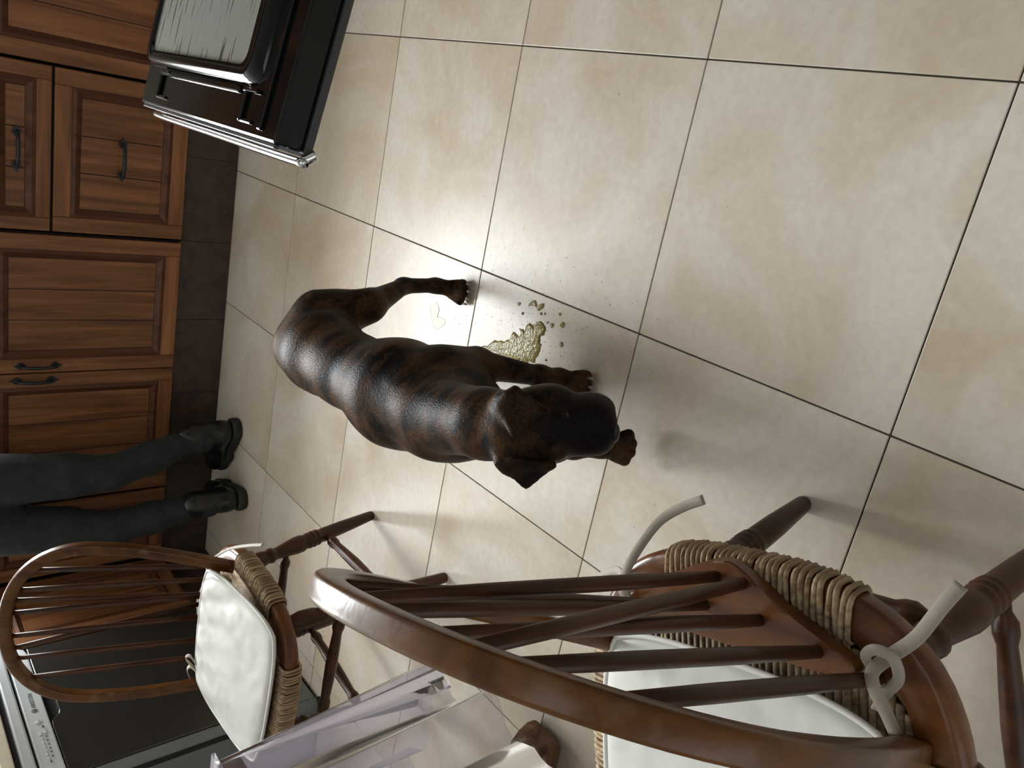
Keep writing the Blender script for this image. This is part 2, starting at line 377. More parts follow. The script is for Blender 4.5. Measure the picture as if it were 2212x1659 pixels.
def front(parent, kind, x0, x1, z0, z1, hpos=None, hax=None, face='y', nplank=3, fw=.05):
    """panelled door or drawer front; face 'y' looks along -Y at FY, face 'x' looks along +X at x = -2.57"""
    def B(b, a0, a1, c0, c1, d0, d1, bev=0.0):   # d = depth, out of the face positive
        if face == 'y': b.box(a0, a1, FY - d1, FY - d0, c0, c1, bev)
        else: b.box(-2.57 + d0, -2.57 + d1, a0, a1, c0, c1, bev)
        return b
    lengthwise = 'cab_h' if face == 'y' else 'cab_y'
    d = obj(kind, B(MB(), x0 + .002, x1 - .002, z0 + .002, z1 - .002, -.020, -.010), 'cab_in', parent)
    obj('stile', B(MB(), x0, x0 + fw, z0, z1, -.018, 0, .003), 'cab_v', d)
    obj('stile', B(MB(), x1 - fw, x1, z0, z1, -.018, 0, .003), 'cab_v', d)
    obj('rail', B(MB(), x0 + fw, x1 - fw, z0, z0 + fw, -.018, -.0006, .003), lengthwise, d)
    obj('rail', B(MB(), x0 + fw, x1 - fw, z1 - fw, z1, -.018, -.0006, .003), lengthwise, d)
    # moulding : a sloping dark bead round the recessed panel
    a0, a1, c0, c1 = x0 + fw, x1 - fw, z0 + fw, z1 - fw; mw = .028
    mb = MB()
    ring = [(a0, c0), (a1, c0), (a1, c1), (a0, c1)]; inn = [(a0+mw, c0+mw), (a1-mw, c0+mw), (a1-mw, c1-mw), (a0+mw, c1-mw)]
    mid = [(a0+mw*.4, c0+mw*.4), (a1-mw*.4, c0+mw*.4), (a1-mw*.4, c1-mw*.4), (a0+mw*.4, c1-mw*.4)]
    def V(p, dd): return (p[0], FY - dd, p[1]) if face == 'y' else (-2.57 + dd, p[0], p[1])
    vs = [V(p, -.002) for p in ring] + [V(p, .0015) for p in mid] + [V(p, -.0105) for p in inn]
    fs = [(r*4 + k, r*4 + (k+1) % 4, (r+1)*4 + (k+1) % 4, (r+1)*4 + k) for r in (0, 1) for k in range(4)]
    mb.add(vs, fs, False); obj('moulding', mb, 'cab_m', d)
    a0, a1, c0, c1 = a0 + mw, a1 - mw, c0 + mw, c1 - mw
    for k in range(nplank):
        p0 = a0 + (a1 - a0) * k / nplank; p1 = a0 + (a1 - a0) * (k+1) / nplank
        obj('plank', B(MB(), p0 + .0012, p1 - .0012, c0, c1, -.016, -.0085, .0018), 'cab_v', d)
    if hpos is not None:
        if face == 'y': handle(d, (hpos[0], FY, hpos[1]), (1, 0, 0) if hax == 'h' else (0, 0, 1), (0, -1, 0))
        else: handle(d, (-2.57, hpos[0], hpos[1]), (0, 1, 0) if hax == 'h' else (0, 0, 1), (1, 0, 0))
    return d
def carcass(t, x0, x1, z0=.19, z1=.853):
    obj('body', MB().box(x0 + .001, x1 - .001, FY + .019, YB - .005, z0, z1), 'cab_in', t)
ZB, ZT, ZG = .192, .80, .604
def top_rail(t, x0, x1): obj('top_rail', MB().box(x0 + .002, x1 - .002, FY + .002, FY + .022, ZT + .004, .853, .002), 'cab_h', t)
t = thing('base_cabinet', 'wooden base cabinet with one tall plank door behind the open oven door', 'cabinet', group='wooden kitchen base cabinets')
carcass(t, -.748, -.24); front(t, 'door', -.745, -.245, ZB, ZT, (-.29, .70), 'v', nplank=4); top_rail(t, -.748, -.24)
t = thing('drawer_cabinet', 'wooden cabinet with two drawers and black bow handles beside the oven door', 'cabinet', group='wooden kitchen base cabinets')
carcass(t, -1.268, -.752); top_rail(t, -1.268, -.752)
front(t, 'drawer', -1.264, -.755, ZG + .004, ZT, (-1.013, .702), 'h', nplank=3, fw=.042)
front(t, 'drawer', -1.264, -.755, ZB, ZG - .004, (-1.010, .400), 'h', nplank=3)
t = thing('base_cabinet', 'wooden two-door cabinet with paired upright black handles behind the dog', 'cabinet', group='wooden kitchen base cabinets')
carcass(t, -2.254, -1.272); top_rail(t, -2.254, -1.272)
front(t, 'door', -1.752, -1.277, ZB, ZT, (-1.726, .637), 'v'); front(t, 'door', -2.25, -1.756, ZB, ZT, (-1.779, .648), 'v')
t = thing('base_cabinet', 'narrow wooden corner cabinet behind the legs of the standing person', 'cabinet', group='wooden kitchen base cabinets')
carcass(t, -2.568, -2.258); front(t, 'door', -2.562, -2.26, ZB, ZT, None, nplank=2); top_rail(t, -2.568, -2.258)
t = thing('base_cabinet', 'orange-brown wooden cabinet at right angles, seen through the far chair back', 'cabinet', group='wooden kitchen base cabinets')
obj('body', MB().box(-3.19, -2.592, .086, FY + .6, .19, .853), 'cab_in', t)
front(t, 'door', .085, .452, ZB, ZT, None, face='x', nplank=2)
obj('top_rail', MB().box(-2.592, -2.572, .087, .45, ZT + .004, .853, .002), 'cab_y', t)
# plinth with brown tiles
k = struct(obj('baseboard_back', MB().box(-2.60, -.20, .4905, .51, 0, .188), 'kickgrout'))
xs = [-2.60, -2.472, -2.172, -1.872, -1.572, -1.272, -.972, -.672, -.372, -.20]
for a, b in zip(xs[:-1], xs[1:]): obj('tile', MB().box(a + .0008, b - .0008, .486, .495, .001, .189, .001), 'kick', k)
k = struct(obj('baseboard_left', MB().box(-2.612, -2.602, .075, .49, 0, .188), 'kickgrout'))
for a, b in ((.076, .19), (.19, .488)): obj('tile', MB().box(-2.604, -2.598, a + .0008, b - .0008, .001, .189, .001), 'kick', k)
# worktops
wt = MB(); wt.box(-3.19, XR - .005, .425, YB - .003, .855, .889, .004)
tag(obj('worktop', wt, 'top'), 'cream worktop running along the far wall above the wooden cabinets', 'worktop')
tag(obj('worktop', MB().box(-3.19, -2.545, -.605, .424, .855, .889, .004), 'top'), 'cream worktop end above the grey dishwasher', 'worktop')

# wall cabinets right of the window (above the frame)
t = thing('wall_cabinet', 'dark wooden wall cabinet high on the far wall beside the window', 'cabinet')
obj('body', MB().box(-1.05, XR - .005, .76, YB - .004, 1.42, 2.20), 'cab_v', t)
for a, b in ((-1.048, -.60), (-.596, -.15), (-.146, .31)):
    d = obj('door', MB().box(a, b, .742, .759, 1.424, 2.196, .003), 'cab_v', t)
    obj('panel', MB().box(a + .06, b - .06, .738, .743, 1.49, 2.13, .002), 'cab_m', d)

# ------------------------------------------------------------------ dishwasher (faces +X)
dw = thing('dishwasher', 'grey dishwasher with silver control panel under the cream worktop', 'dishwasher', (-2.57, -.25, 0))
DX, DY = -2.57, -.25
def dwb(b, x0, x1, y0, y1, z0, z1, bev=0): return b.box(x0 - DX, x1 - DX, y0 - DY, y1 - DY, z0, z1, bev)
body = MB(); prof = [(-3.17, .068), (-2.592, .068), (-2.592, -.560)]
for k in range(7):
    a = k / 6 * PI / 2; prof.append((-2.594 + .024 * math.cos(a) , -.564 - .024 * math.sin(a)))
prof += [(-3.17, -.588)]
body.prism([(p[0] - DX, p[1] - DY) for p in prof], .012, .853, 0.0)
obj('body', body, 'greymetal', dw)
pl = MB(); dwb(pl, -2.60, -2.572, -.560, .066, .012, .100, .004); obj('plinth', pl, 'greymetal', dw)
rb = MB(); rb.prism([(p[0] - DX + (.004 if p[0] > -3 else 0), p[1] - DY - (.004 if p[1] < -.5 else 0)) for p in prof], 0.0005, .013); obj('floor_seal', rb, 'rubber', dw)
# door with a cut-out for the hand under the panel
def yz(poly, x0, x1, bev=0.0):
    b = MB(); b.prism([(p[0] - DY, p[1]) for p in poly], x0 - DX, x1 - DX, bev)
    # prism builds in (y, z) -> x : remap
    b.v = [(v[2], v[0], v[1]) for v in b.v]; return b
door_poly = [(-.535, .104), (.060, .104), (.060, .738), (-.112, .738), (-.128, .736), (-.146, .714), (-.160, .710), (-.268, .710), (-.282, .714), (-.306, .736), (-.322, .738), (-.535, .738)]
obj('door', yz(door_poly, -2.592, -2.568, .003), 'steel', dw)
obj('handle_recess', yz([(-.320, .69), (-.11, .69), (-.11, .744), (-.320, .744)], -2.593, -2.590), 'rubber', dw)
st = yz([(-.583, .104), (-.537, .104), (-.537, .80), (-.583, .80)], -2.592, -2.570, .004); obj('door_frame', st, 'greymetal', dw)
gp = yz([(-.5875, .104), (-.5835, .104), (-.5835, .853), (-.5875, .853)], -2.594, -2.573); obj('gap_seal', gp, 'rubber', dw)
cpl = yz([(-.535, .741), (.030, .741), (.052, .746), (.062, .760), (.062, .799), (-.535, .799)], -2.592, -2.563, .004)
cp = obj('control_panel', cpl, 'silver', dw)
obj('top_trim', yz([(-.585, .8055), (.066, .8055), (.066, .838), (-.585, .838)], -2.592, -2.556, .006), 'silver', dw)
obj('shadow_gap', yz([(-.585, .799), (.066, .799), (.066, .806), (-.585, .806)], -2.594, -2.578), 'rubber', dw)
obj('upper_band', yz([(-.585, .838), (.066, .838), (.066, .854), (-.585, .854)], -2.594, -2.566), 'rubber', dw)
# writing and buttons on the panel
fc = bpy.data.curves.new('lettering', 'FONT'); fc.body = 'ARISTON'; fc.size = .016; fc.extrude = .0003; fc.space_character = 1.06
to = bpy.data.objects.new('lettering', fc); COL.objects.link(to)
dg = bpy.context.evaluated_depsgraph_get(); me = bpy.data.meshes.new_from_object(to.evaluated_get(dg)); bpy.data.objects.remove(to)
me.materials.clear(); me.materials.append(MAT['print'])
link('lettering', me, None, cp, (-2.5626 - DX, -.237 - DY, .764), (PI/2, 0, PI/2))
PX = -2.5628
def onpanel(y, z): return (PX - DX, y - DY, z)
def ringmesh(r, t, n=20):
    a = [(0, r*math.cos(2*PI*k/n), r*math.sin(2*PI*k/n)) for k in range(n)]
    return MB().tube(a, t, 6, closed=True)
# round emblem before the name : a ring with a small flame-like drop in it
em = ringmesh(.0075, .0011); em.tube([(0, -.002, -.004), (0, -.003, 0), (0, .001, .005)], [.0012, .002, .0006], 6); em.tube([(0, .002, -.004), (0, .0032, -.001), (0, .002, .002)], [.001, .0014, .0005], 6)
obj('emblem', em, 'print', cp, onpanel(-.250, .7695))
kb = ringmesh(.0085, .0016); kb.lathe((-.003, 0, 0), (.002, 0, 0), [(0, .0065), (.8, .0065), (1, .0055)], 16)
obj('power_button', kb, 'silver', cp, onpanel(-.302, .771))
def button(y, z, sy, sz, mat='silver'):
    obj('button', MB().box(-.001, .0022, -sy/2, sy/2, -sz/2, sz/2, .0008), mat, cp, onpanel(y, z))
button(-.347, .762, .017, .009); button(-.352, .774, .014, .008); button(-.325, .763, .006, .005, 'print')
for k in range(6): button(-.368 - .0165*k, .7625, .0055, .0032, 'print')
button(-.470, .770, .007, .004, 'print')
for k in range(6): button(-.374 - .0165*k, .7725, .008, .0045)

# ------------------------------------------------------------------ oven with its door let down (faces -X)
ov = thing('oven', 'black built-in oven with its glass door let down', 'oven', (-.33, -1.044, .62))
OX, OY, OZ = -.33, -1.044, .62
o_b = MB(); o_b.box(.022, .60, -.30, -.27, -.02, .56); o_b.box(.022, .60, .27, .30, -.02, .56); o_b.box(.022, .60, -.30, .30, -.05, -.02); o_b.box(.022, .60, -.30, .30, .56, .59); o_b.box(.57, .60, -.30, .30, -.02, .56)
obj('body', o_b, 'enamel', ov)
obj('control_fascia', MB().box(-.005, .02, -.30, .30, .455, .59, .004), 'enamel', ov)
for q in range(4): obj('knob', MB().lathe((-.028, -.2 + q*.133, .52), (-.004, -.2 + q*.133, .52), [(0, .015), (.1, .017), (1, .019)], 18), 'chrome', ov)
# the door is built flat (x = distance from hinge, negative outwards) and tilted up 10 degrees
dr = bpy.data.objects.new('door', None); COL.objects.link(dr); dr.parent = ov; dr.location = (0, 0, 0); dr.rotation_euler = (0, math.radians(10), 0)
LD = .440
def dbox(b, s0, s1, y0, y1, z0, z1, bev=0): return b.box(-s1, -s0, y0 - OY, y1 - OY, z0, z1, bev)
zt = .0   # inner face plane of the door (lower step)
inner = MB(); dbox(inner, .0, LD, -1.346, -.742, -.044, zt, .004)
obj('inner_panel', inner, 'enamel', dr)
of = MB(); dbox(of, .0, LD + .004, -1.349, -.739, -.058, -.045, .002); obj('outer_glass', of, 'ovengrey', dr)
# raised frame round the window
def rrect(s0, s1, y0, y1, r, n=6):
    pts = []
    for (cs, cy, a0) in ((s1 - r, y1 - r, 0), (s0 + r, y1 - r, PI/2), (s0 + r, y0 + r, PI), (s1 - r, y0 + r, 3*PI/2)):
        for k in range(n + 1): a = a0 + k/n*PI/2; pts.append((-(cs + r*math.cos(a)), cy + r*math.sin(a) - OY))
    return pts
fo = rrect(.02, .371, -1.258, -.752, .03); fi = rrect(.06, .346, -1.224, -.785, .022); fm = rrect(.02, .362, -1.247, -.760, .025)
rf = MB(); n = len(fo)
vs = [(p[0], p[1], zt - .001) for p in fo] + [(p[0], p[1], zt + .016) for p in fm] + [(p[0], p[1], zt + .017) for p in fi] + [(p[0], p[1], zt + .003) for p in fi]
fs = [(r*n + q, r*n + (q+1) % n, (r+1)*n + (q+1) % n, (r+1)*n + q) for r in range(3) for q in range(n)]
rf.add(vs, fs, True); obj('window_frame', rf, 'enamel', dr)
obj('window_glass', MB().prism(rrect(.058, .348, -1.226, -.783, .022), zt + .001, zt + .0135), 'ovenglass', dr)
# long step along the window and two L shaped ribs toward the handle
rg = MB(); dbox(rg, .372, .384, -1.195, -.835, zt - .002, zt + .006, .003); obj('step', rg, 'enamel', dr)
for y in (-.832, -1.215):
    rb_ = MB(); dbox(rb_, .376, .424, y - .008, y, zt - .001, zt + .006, .003); dbox(rb_, .418, .424, y - .045, y, zt - .001, zt + .004, .002); dbox(rb_, .374, .380, y - .05, y, zt - .001, zt + .008, .002)
    obj('rib', rb_, 'enamel', dr)
gr_ = MB(); dbox(gr_, .02, LD - .012, -1.300, -1.288, zt - .001, zt + .005, .002); obj('rib', gr_, 'enamel', dr)
sc_ = [(.0065*math.cos(a), .0060*math.sin(a)) for a in np.linspace(0, 2*PI, 14)[:-1]]
hb = MB(); hp = crspline([(-.436, .322, -.055), (-.448, .318, -.042), (-.453, .290, -.038), (-.453, 0, -.038), (-.453, -.296, -.038), (-.450, -.316, -.042), (-.436, -.322, -.055)], 40)
hb.sweep(hp, [(a*1.0, b_*1.3) for a, b_ in sc_], up=(0, 0, 1)); obj('handle', hb, 'chrome', dr)
tr_ = MB(); dbox(tr_, LD, LD + .006, -1.340, -.748, -.012, -.004, .001); obj('edge_trim', tr_, 'ovengrey', dr)
# housing for the oven, out of the frame
t = thing('oven_housing', 'wooden housing cabinet standing around the black oven', 'cabinet')
hb = MB(); hb.box(-.32, .30, -1.40, -1.348, .565, 1.215); hb.box(-.32, .30, -.740, -.69, .565, 1.215); hb.box(-.32, .30, -1.40, -.69, .10, .565); hb.box(-.32, .30, -1.40, -.69, 1.215, 1.24)
obj('body', hb, 'cab_v', t); obj('plinth', MB().box(-.28, .30, -1.40, -.69, 0, .10), 'kick', t)

# ------------------------------------------------------------------ bow-back dining chairs
HS = .452
BW, BY, BL, LEAN, BM, TT, BE, WR, WD = .176, .093, .487, .402, .219, .617, 2.302, .027, .023
def bow_pt(x, h): return np.array([x, BY + h*math.sin(LEAN), HS + h*math.cos(LEAN)])
def bow_line(N=28):
    o = []
    for s in np.linspace(0, 1, N):
        if s < .5: h = s/.5*TT; x = BW + (BM - BW) * math.sin(h/TT*PI/2)
        else:
            a = (s - .5)/.5*PI/2; x = BM * max(math.cos(a), 0)**(2/BE); h = TT + (1 - TT)*math.sin(a)**(2/BE)
        o.append((x, h*BL))
    o = np.array(o); o = np.vstack([o, (o*[-1, 1])[::-1][1:]])
    # even spacing
    d = np.r_[0, np.cumsum(np.linalg.norm(np.diff(o, axis=0), axis=1))]; q = np.linspace(0, d[-1], 64)
    return np.c_[np.interp(q, d, o[:, 0]), np.interp(q, d, o[:, 1])]
def rrsect(w, h, r, n=3):
    p = []
    for (cx, cy, a0) in ((w/2-r, h/2-r, 0), (-w/2+r, h/2-r, PI/2), (-w/2+r, -h/2+r, PI), (w/2-r, -h/2+r, 3*PI/2)):
        for k in range(n+1): a = a0 + k/n*PI/2; p.append((cx + r*math.cos(a), cy + r*math.sin(a)))
    return p
RA, RB, RN = .2000, .2115, 3.1      # centre line of the seat rim
def rim_pt(t):
    c, s = math.cos(t), math.sin(t)
    return np.array([RA*math.copysign(abs(c)**(2/RN), c), RB*math.copysign(abs(s)**(2/RN), s), .433])
LEGS = [((.132, .138, .425), (.174, .199, 0)), ((-.132, .138, .425), (-.174, .199, 0)), ((.158, -.130, .425), (.208, -.172, 0)), ((-.158, -.130, .425), (-.208, -.172, 0))]
LEGP = [(0, .012), (.03, .014), (.10, .0215), (.175, .0205), (.205, .0165), (.215, .0195), (.235, .0205), (.25, .0165), (.27, .0155), (.32, .0185), (.40, .0235), (.445, .0235), (.475, .0185), (.485, .0215), (.498, .0222), (.508, .0188), (.518, .0225), (.532, .0225), (.542, .0190), (.552, .0222), (.565, .0215), (.578, .0180), (.60, .0195), (.75, .0185), (.985, .0140), (1, .0125)]
SIDEP = [(0, .009), (.09, .0085), (.13, .0150), (.17, .0150), (.21, .0115), (.35, .0135), (.5, .0150), (.65, .0135), (.79, .0115), (.83, .0150), (.87, .0150), (.91, .0085), (1, .009)]
def on_leg(i, t): a, b = np.array(LEGS[i][0]), np.array(LEGS[i][1]); return a + (b - a)*t
def build_chair(label):
    c = thing('dining_chair', label, 'chair', group='bow-back wooden dining chairs')
    # rim
    ts = np.linspace(0, 2*PI, 97)[:-1]; P = np.array([rim_pt(t) for t in ts])
    d = np.r_[0, np.cumsum(np.linalg.norm(np.diff(np.vstack([P, P[:1]]), axis=0), axis=1))]; q = np.linspace(0, d[-1], 97)[:-1]
    PC = np.vstack([P, P[:1]]); P = np.c_[np.interp(q, d, PC[:, 0]), np.interp(q, d, PC[:, 1]), np.full(96, .433)]
    seat = obj('seat', MB().sweep(P, rrsect(.044, .034, .010), closed=True, up=(0, 0, 1)), 'seatwood', c)
    for sx in (-1, 1):
        for sy in (-1, 1):
            cp_ = [rim_pt(a)[:2]*np.array([sx, sy]) for a in np.linspace(.30, 1.27, 12)]
            if sx*sy < 0: cp_ = cp_[::-1]
            obj('corner_block', MB().prism(cp_, .424, .4485, .0015), 'seatwood', seat)
    # rush: wrapped strands on the four rails, woven strands across the seat
    loop = []
    for a in np.linspace(0, 2*PI, 17)[:-1]:
        ca, sa = math.cos(a), math.sin(a); loop.append((.0262*math.copysign(abs(ca)**.55, ca), 0, .0212*math.copysign(abs(sa)**.55, sa)))
    sm = MB().tube(loop, .0040, 4, closed=True).mesh('rush_strand'); sm.materials.append(MAT['rush'])
    sm2 = MB().tube(loop, .0034, 4, closed=True).mesh('rush_strand'); sm2.materials.append(MAT['rush'])
    def wrap(axis, sgn, lo, hi, base):
        nst = int((hi - lo)/.0071)
        for k in range(nst):
            u = lo + (hi - lo)*(k + .5)/nst
            if axis == 'x':  # runs along x on back or front rail
                y = sgn*RB*(max(1 - (abs(u)/RA)**RN, 0))**(1/RN); sl = -sgn*0.25*(u/RA)**3
                link('rush_strand', sm if k % 3 else sm2, None, seat, (u, y, .4335), (rng.uniform(-.05, .05), rng.uniform(-.06, .06), PI/2 + sl*1.2 + rng.uniform(-.07, .07)))
            else:
                x = sgn*RA*(max(1 - (abs(u)/RB)**RN, 0))**(1/RN)
                link('rush_strand', sm if k % 3 else sm2, None, seat, (x, u, .4335), (rng.uniform(-.05, .05), rng.uniform(-.06, .06), rng.uniform(-.07, .07)))
    wrap('x', 1, -.104, .118, .22); wrap('x', -1, -.11, .11, -.2); wrap('y', 1, -.115, .085, 0); wrap('y', -1, -.115, .085, 0)
    for k in range(27):
        x = -.108 + .216*k/26 + rng.uniform(-.001, .001)
        yb = RB*(max(1 - (abs(x)/RA)**RN, 0))**(1/RN)
        link('rush_strand', MB().tube([(x, -yb + .012, .448), (x*1.0, 0, .441), (x, yb - .012, .448)], .0046, 5).mesh('rush_strand'), 'rush', seat)
    obj('rush_underside', MB().prism([tuple(rim_pt(a)[:2]*.97) for a in np.linspace(0, 2*PI, 49)[:-1]], .424, .429), 'rushdark', seat)
    for s in (-1, 1):
        for k in range(8):
            x = s*(.116 + .0085*k); yb = .168 - .008*k
            link('rush_strand', MB().tube([(x, -yb, .443), (x, 0, .440), (x, yb, .443)], .0046, 5).mesh('rush_strand'), 'rush', seat)
    # back: bow, tail block, six spindles and two braces
    bl = bow_line(); P = np.array([bow_pt(x, h) for x, h in bl])
    ctr = bow_pt(0, .28*BL/.487)
    upv = np.array([0, math.cos(LEAN), -math.sin(LEAN)])
    obj('bow', MB().sweep(P, rrsect(WR, WD, .005), up=upv), 'bow', c)
    tail = [(.120, .1500), (.0, .1480), (-.140, .1500), (-.150, .157), (-.148, .166), (-.121, .184), (-.068, .214), (-.030, .232), (-.010, .237), (.010, .232), (.056, .203), (.100, .181), (.128, .168), (.131, .157)]
    pp = crspline(np.array([(a, b, 0) for a, b in tail + tail[:1]]), 60)[:-1]
    obj('tail_block', MB().prism([(a, b) for a, b, _ in pp], .4585, .478, .003), 'seatwood', c)
    spx = [(-.142, .150, -.155), (-.095, .167, -.098), (-.033, .182, -.033), (.033, .182, .033), (.095, .167, .098), (.142, .150, .155)]
    def bow_h(x):
        top = bl[len(bl)//2][1]; m = [b for b in bl if b[1] > TT*BL*.8]
        best = min(((abs(abs(b[0]) - abs(x)), b[1]) for b in bl if b[1] > .5*BL), key=lambda q: q[0]); return best[1]
    def spindle(name, a, b):
        a, b = np.array(a), np.array(b)
        obj(name, MB().lathe(a, b, [(0, .0062), (.35, .0078), (.7, .0072), (1, .0056)], 10), 'chair', c)
    for x, y, xt in spx: spindle('spindle', (x, y, .452 if abs(x) > .12 else .470), bow_pt(xt, bow_h(xt)))
    for s in (-1, 1): spindle('brace', (s*.015 - .002, .217, .470), bow_pt(s*.070, bow_h(.07)))
    # legs and stretchers
    for a, b in LEGS: obj('leg', MB().lathe(a, b, LEGP, 16), 'chair', c)
    for i, j, t in ((0, 2, .62), (1, 3, .62), (0, 1, .34), (2, 3, .34)):
        obj('stretcher', MB().lathe(on_leg(i, t), on_leg(j, t), SIDEP, 12), 'chair', c)
    return c
def copy_tree(o, parent=None):
    n = o.copy(); COL.objects.link(n)
    if parent is not None: n.parent = parent
    for ch in list(o.children): copy_tree(ch, n)
    return n
chair1 = build_chair('bow-back wooden chair at the table end, between plastic cloth and dishwasher')
chair2 = copy_tree(chair1)
chair1.location = (-1.995, -.896, 0); chair1.rotation_euler = (0, 0, -.058)
chair2.location = (-1.291, -2.139, 0); chair2.rotation_euler = (0, 0, -1.244)
chair2['label'] = 'bow-back wooden chair close to the camera, its worn bow nearest the viewer'

def cushion(pose, corners, thick, label, seed, rc=.045):
    """corners BR, BL, FL, FR as (x, y, z) in the chair's frame; pillow-like pad with piping"""
    r = np.random.default_rng(seed)
    BRc, BLc, FLc, FRc = [np.array(q, float) for q in corners]
    N = 44
    def patch(u, v): return BLc*(1-u)*v + BRc*u*v + FLc*(1-u)*(1-v) + FRc*u*(1-v)
    def sq(u, v):     # square to rounded square
        a, b = 2*u - 1, 2*v - 1; k = 0.12
        return (a*(1 - k*b*b*a*a*abs(b))/1 + 1)/2, (b*(1 - k*a*a*b*b*abs(a)) + 1)/2
    ph = r.uniform(0, 6, 8)
    top = []; bot = []
    for i in range(N + 1):
        for j in range(N + 1):
            u, v = sq(i/N, j/N); p = patch(u, v)
            a, b = abs(2*i/N - 1), abs(2*j/N - 1)
            e = (1 - a**5)*(1 - b**5)
            ea = max(a, b); q1 = Vector((p[0]*9 + seed*3, p[1]*9, 0)); q2 = Vector((p[0]*34 + p[1]*12, p[1]*26 - seed, 1.7))
            wr = .0045*noise.noise(q1) + .0030*(.35 + .9*ea**3)*(abs(noise.noise(q2))*-2 + .6)
            h = thick*(.25 + .75*e**.5)*.5
            top.append(p + np.array([0, 0, h + wr*e])); bot.append(p - np.array([0, 0, h*.8]))
    n1 = N + 1; vs = top + bot; fs = []
    for i in range(N):
        for j in range(N):
            k = i*n1 + j; fs.append((k, k+n1, k+n1+1, k+1)); o = n1*n1; fs.append((o+k, o+k+1, o+k+n1+1, o+k+n1))
    bd = [i*n1 for i in range(N)] + [N*n1 + j for j in range(N)] + [i*n1 + N for i in range(N, 0, -1)] + [j for j in range(N, 0, -1)]
    for a, b in zip(bd, bd[1:] + bd[:1]): fs.append((a, b, n1*n1 + b, n1*n1 + a))
    e = thing('cushion', label, 'cushion', (pose[0], pose[1], 0), pose[2], group='white vinyl seat cushions')
    obj('pad', MB().add(vs, fs, True), 'vinyl', e)
    for dz, nm in ((.30, 'piping'),):
        ring = [np.array(top[k]) * .5 + np.array(bot[k]) * .5 + np.array([0, 0, thick*.10]) for k in bd]
        c = sum(ring)/len(ring); ring = [q + (q - c)/np.linalg.norm(q - c)*.002 for q in ring]
        obj(nm, MB().tube(ring, .0036, 8, closed=True), 'piping', e)
    return e
P1 = (-1.995, -.896, -.058); P2 = (-1.291, -2.139, -1.244)
cu1 = cushion(P1, [(.186, .132, .508), (-.178, .114, .508), (-.200, -.205, .470), (.212, -.208, .470)], .030, 'white vinyl cushion on the chair beside the dishwasher', 3)
cu2 = cushion(P2, [(.172, .126, .475), (-.180, .130, .475), (-.182, -.190, .468), (.182, -.190, .468)], .030, 'white vinyl cushion on the chair nearest the camera', 5)
def to_local(p, pose):
    x, y, th = pose; d = np.asarray(p, float) - np.array([x, y, 0]); c, s = math.cos(th), math.sin(th)
    return np.array([c*d[0] + s*d[1], -s*d[0] + c*d[1], d[2]])
def ribbon(cu, pose, pts, wdt=.011, up=(0, 0, 1), n=40, twist=0.0):
    P = crspline([to_local(p, pose) for p in pts], n)
    ups = [np.array([math.sin(twist*k/n), .25, math.cos(twist*k/n)]) for k in range(n)]
    obj('tie', MB().sweep(P, rrsect(wdt, .0022, .001, 1), up=np.array(ups)), 'ribbon', cu)
# ties of the near cushion
ribbon(cu2, P2, [(-1.125, -2.262, .482), (-1.105, -2.250, .492), (-1.088, -2.236, .497), (-1.076, -2.230, .494), (-1.060, -2.236, .480), (-1.036, -2.247, .473), (-1.004, -2.253, .463), (-.981, -2.258, .452)], .013)
ribbon(cu2, P2, [(-1.082, -2.228, .482), (-1.068, -2.220, .494), (-1.054, -2.227, .500), (-1.053, -2.242, .498), (-1.072, -2.250, .490), (-1.097, -2.243, .482), (-1.118, -2.240, .478)], .010, twist=.6)
ribbon(cu2, P2, [(-1.190, -1.966, .478), (-1.170, -1.945, .484), (-1.153, -1.937, .474), (-1.126, -1.932, .452), (-1.092, -1.938, .435), (-1.065, -1.957, .425), (-1.045, -1.978, .420)], .012, twist=.5)
ribbon(cu2, P2, [(-1.186, -1.960, .478), (-1.160, -1.932, .474), (-1.178, -1.902, .452), (-1.216, -1.865, .425)], .010)
# ties of the far cushion
ribbon(cu1, P1, [(-1.850, -.782, .508), (-1.814, -.771, .500), (-1.797, -.775, .482), (-1.764, -.805, .463), (-1.721, -.871, .450), (-1.689, -.928, .440)], .009, twist=.7)
ribbon(cu1, P1, [(-2.130, -.80, .506), (-2.120, -.765, .520), (-2.148, -.745, .520), (-2.180, -.745, .508), (-2.19, -.77, .498)], .010)
ribbon(cu1, P1, [(-2.115, -.80, .508), (-2.085, -.770, .524), (-2.098, -.755, .530), (-2.125, -.775, .512)], .009, twist=.8)

# ------------------------------------------------------------------ table and clear plastic cloth
TX, TY = -1.70, -1.487       # near far-right corner of the table top
tb = thing('dining_table', 'rustic wooden trestle table under a clear plastic cloth', 'table', (-2.09, -2.2, 0))
def tbb(b, x0, x1, y0, y1, z0, z1, bev=0): return b.box(x0 + 2.09, x1 + 2.09, y0 + 2.2, y1 + 2.2, z0, z1, bev)
top = bpy.data.objects.new('table_top', None)
for k in range(4):
    x1 = TX - .197*k
    b = MB(); tbb(b, x1 - .195, x1, -2.95, TY, .715, .752, .005); obj('plank', b, 'oldwood', tb)
for y in (-1.54, -2.88):
    # sled foot with a rounded, adze-cut nose and a flat facet on one side
    prof = [(.150, .000), (.176, .020), (.180, .044), (.164, .066), (.135, .082), (.06, .090), (-.36, .090), (-.39, .05), (-.38, 0)]
    f = MB(); f.prism(prof, -.045, .040, .009); f.v = [(v[0], v[2] + (y + 2.2) + (.012*math.sin(v[0]*14)) , v[1]) for v in f.v]
    obj('foot', f, 'oldwood', tb)
    g = MB(); g.prism([(.02, .085), (-.20, .085), (-.22, .715), (.04, .715)], -.035, .035, .006); g.v = [(v[0], v[2] + (y + 2.2), v[1]) for v in g.v]
    obj('leg', g, 'oldwood', tb)
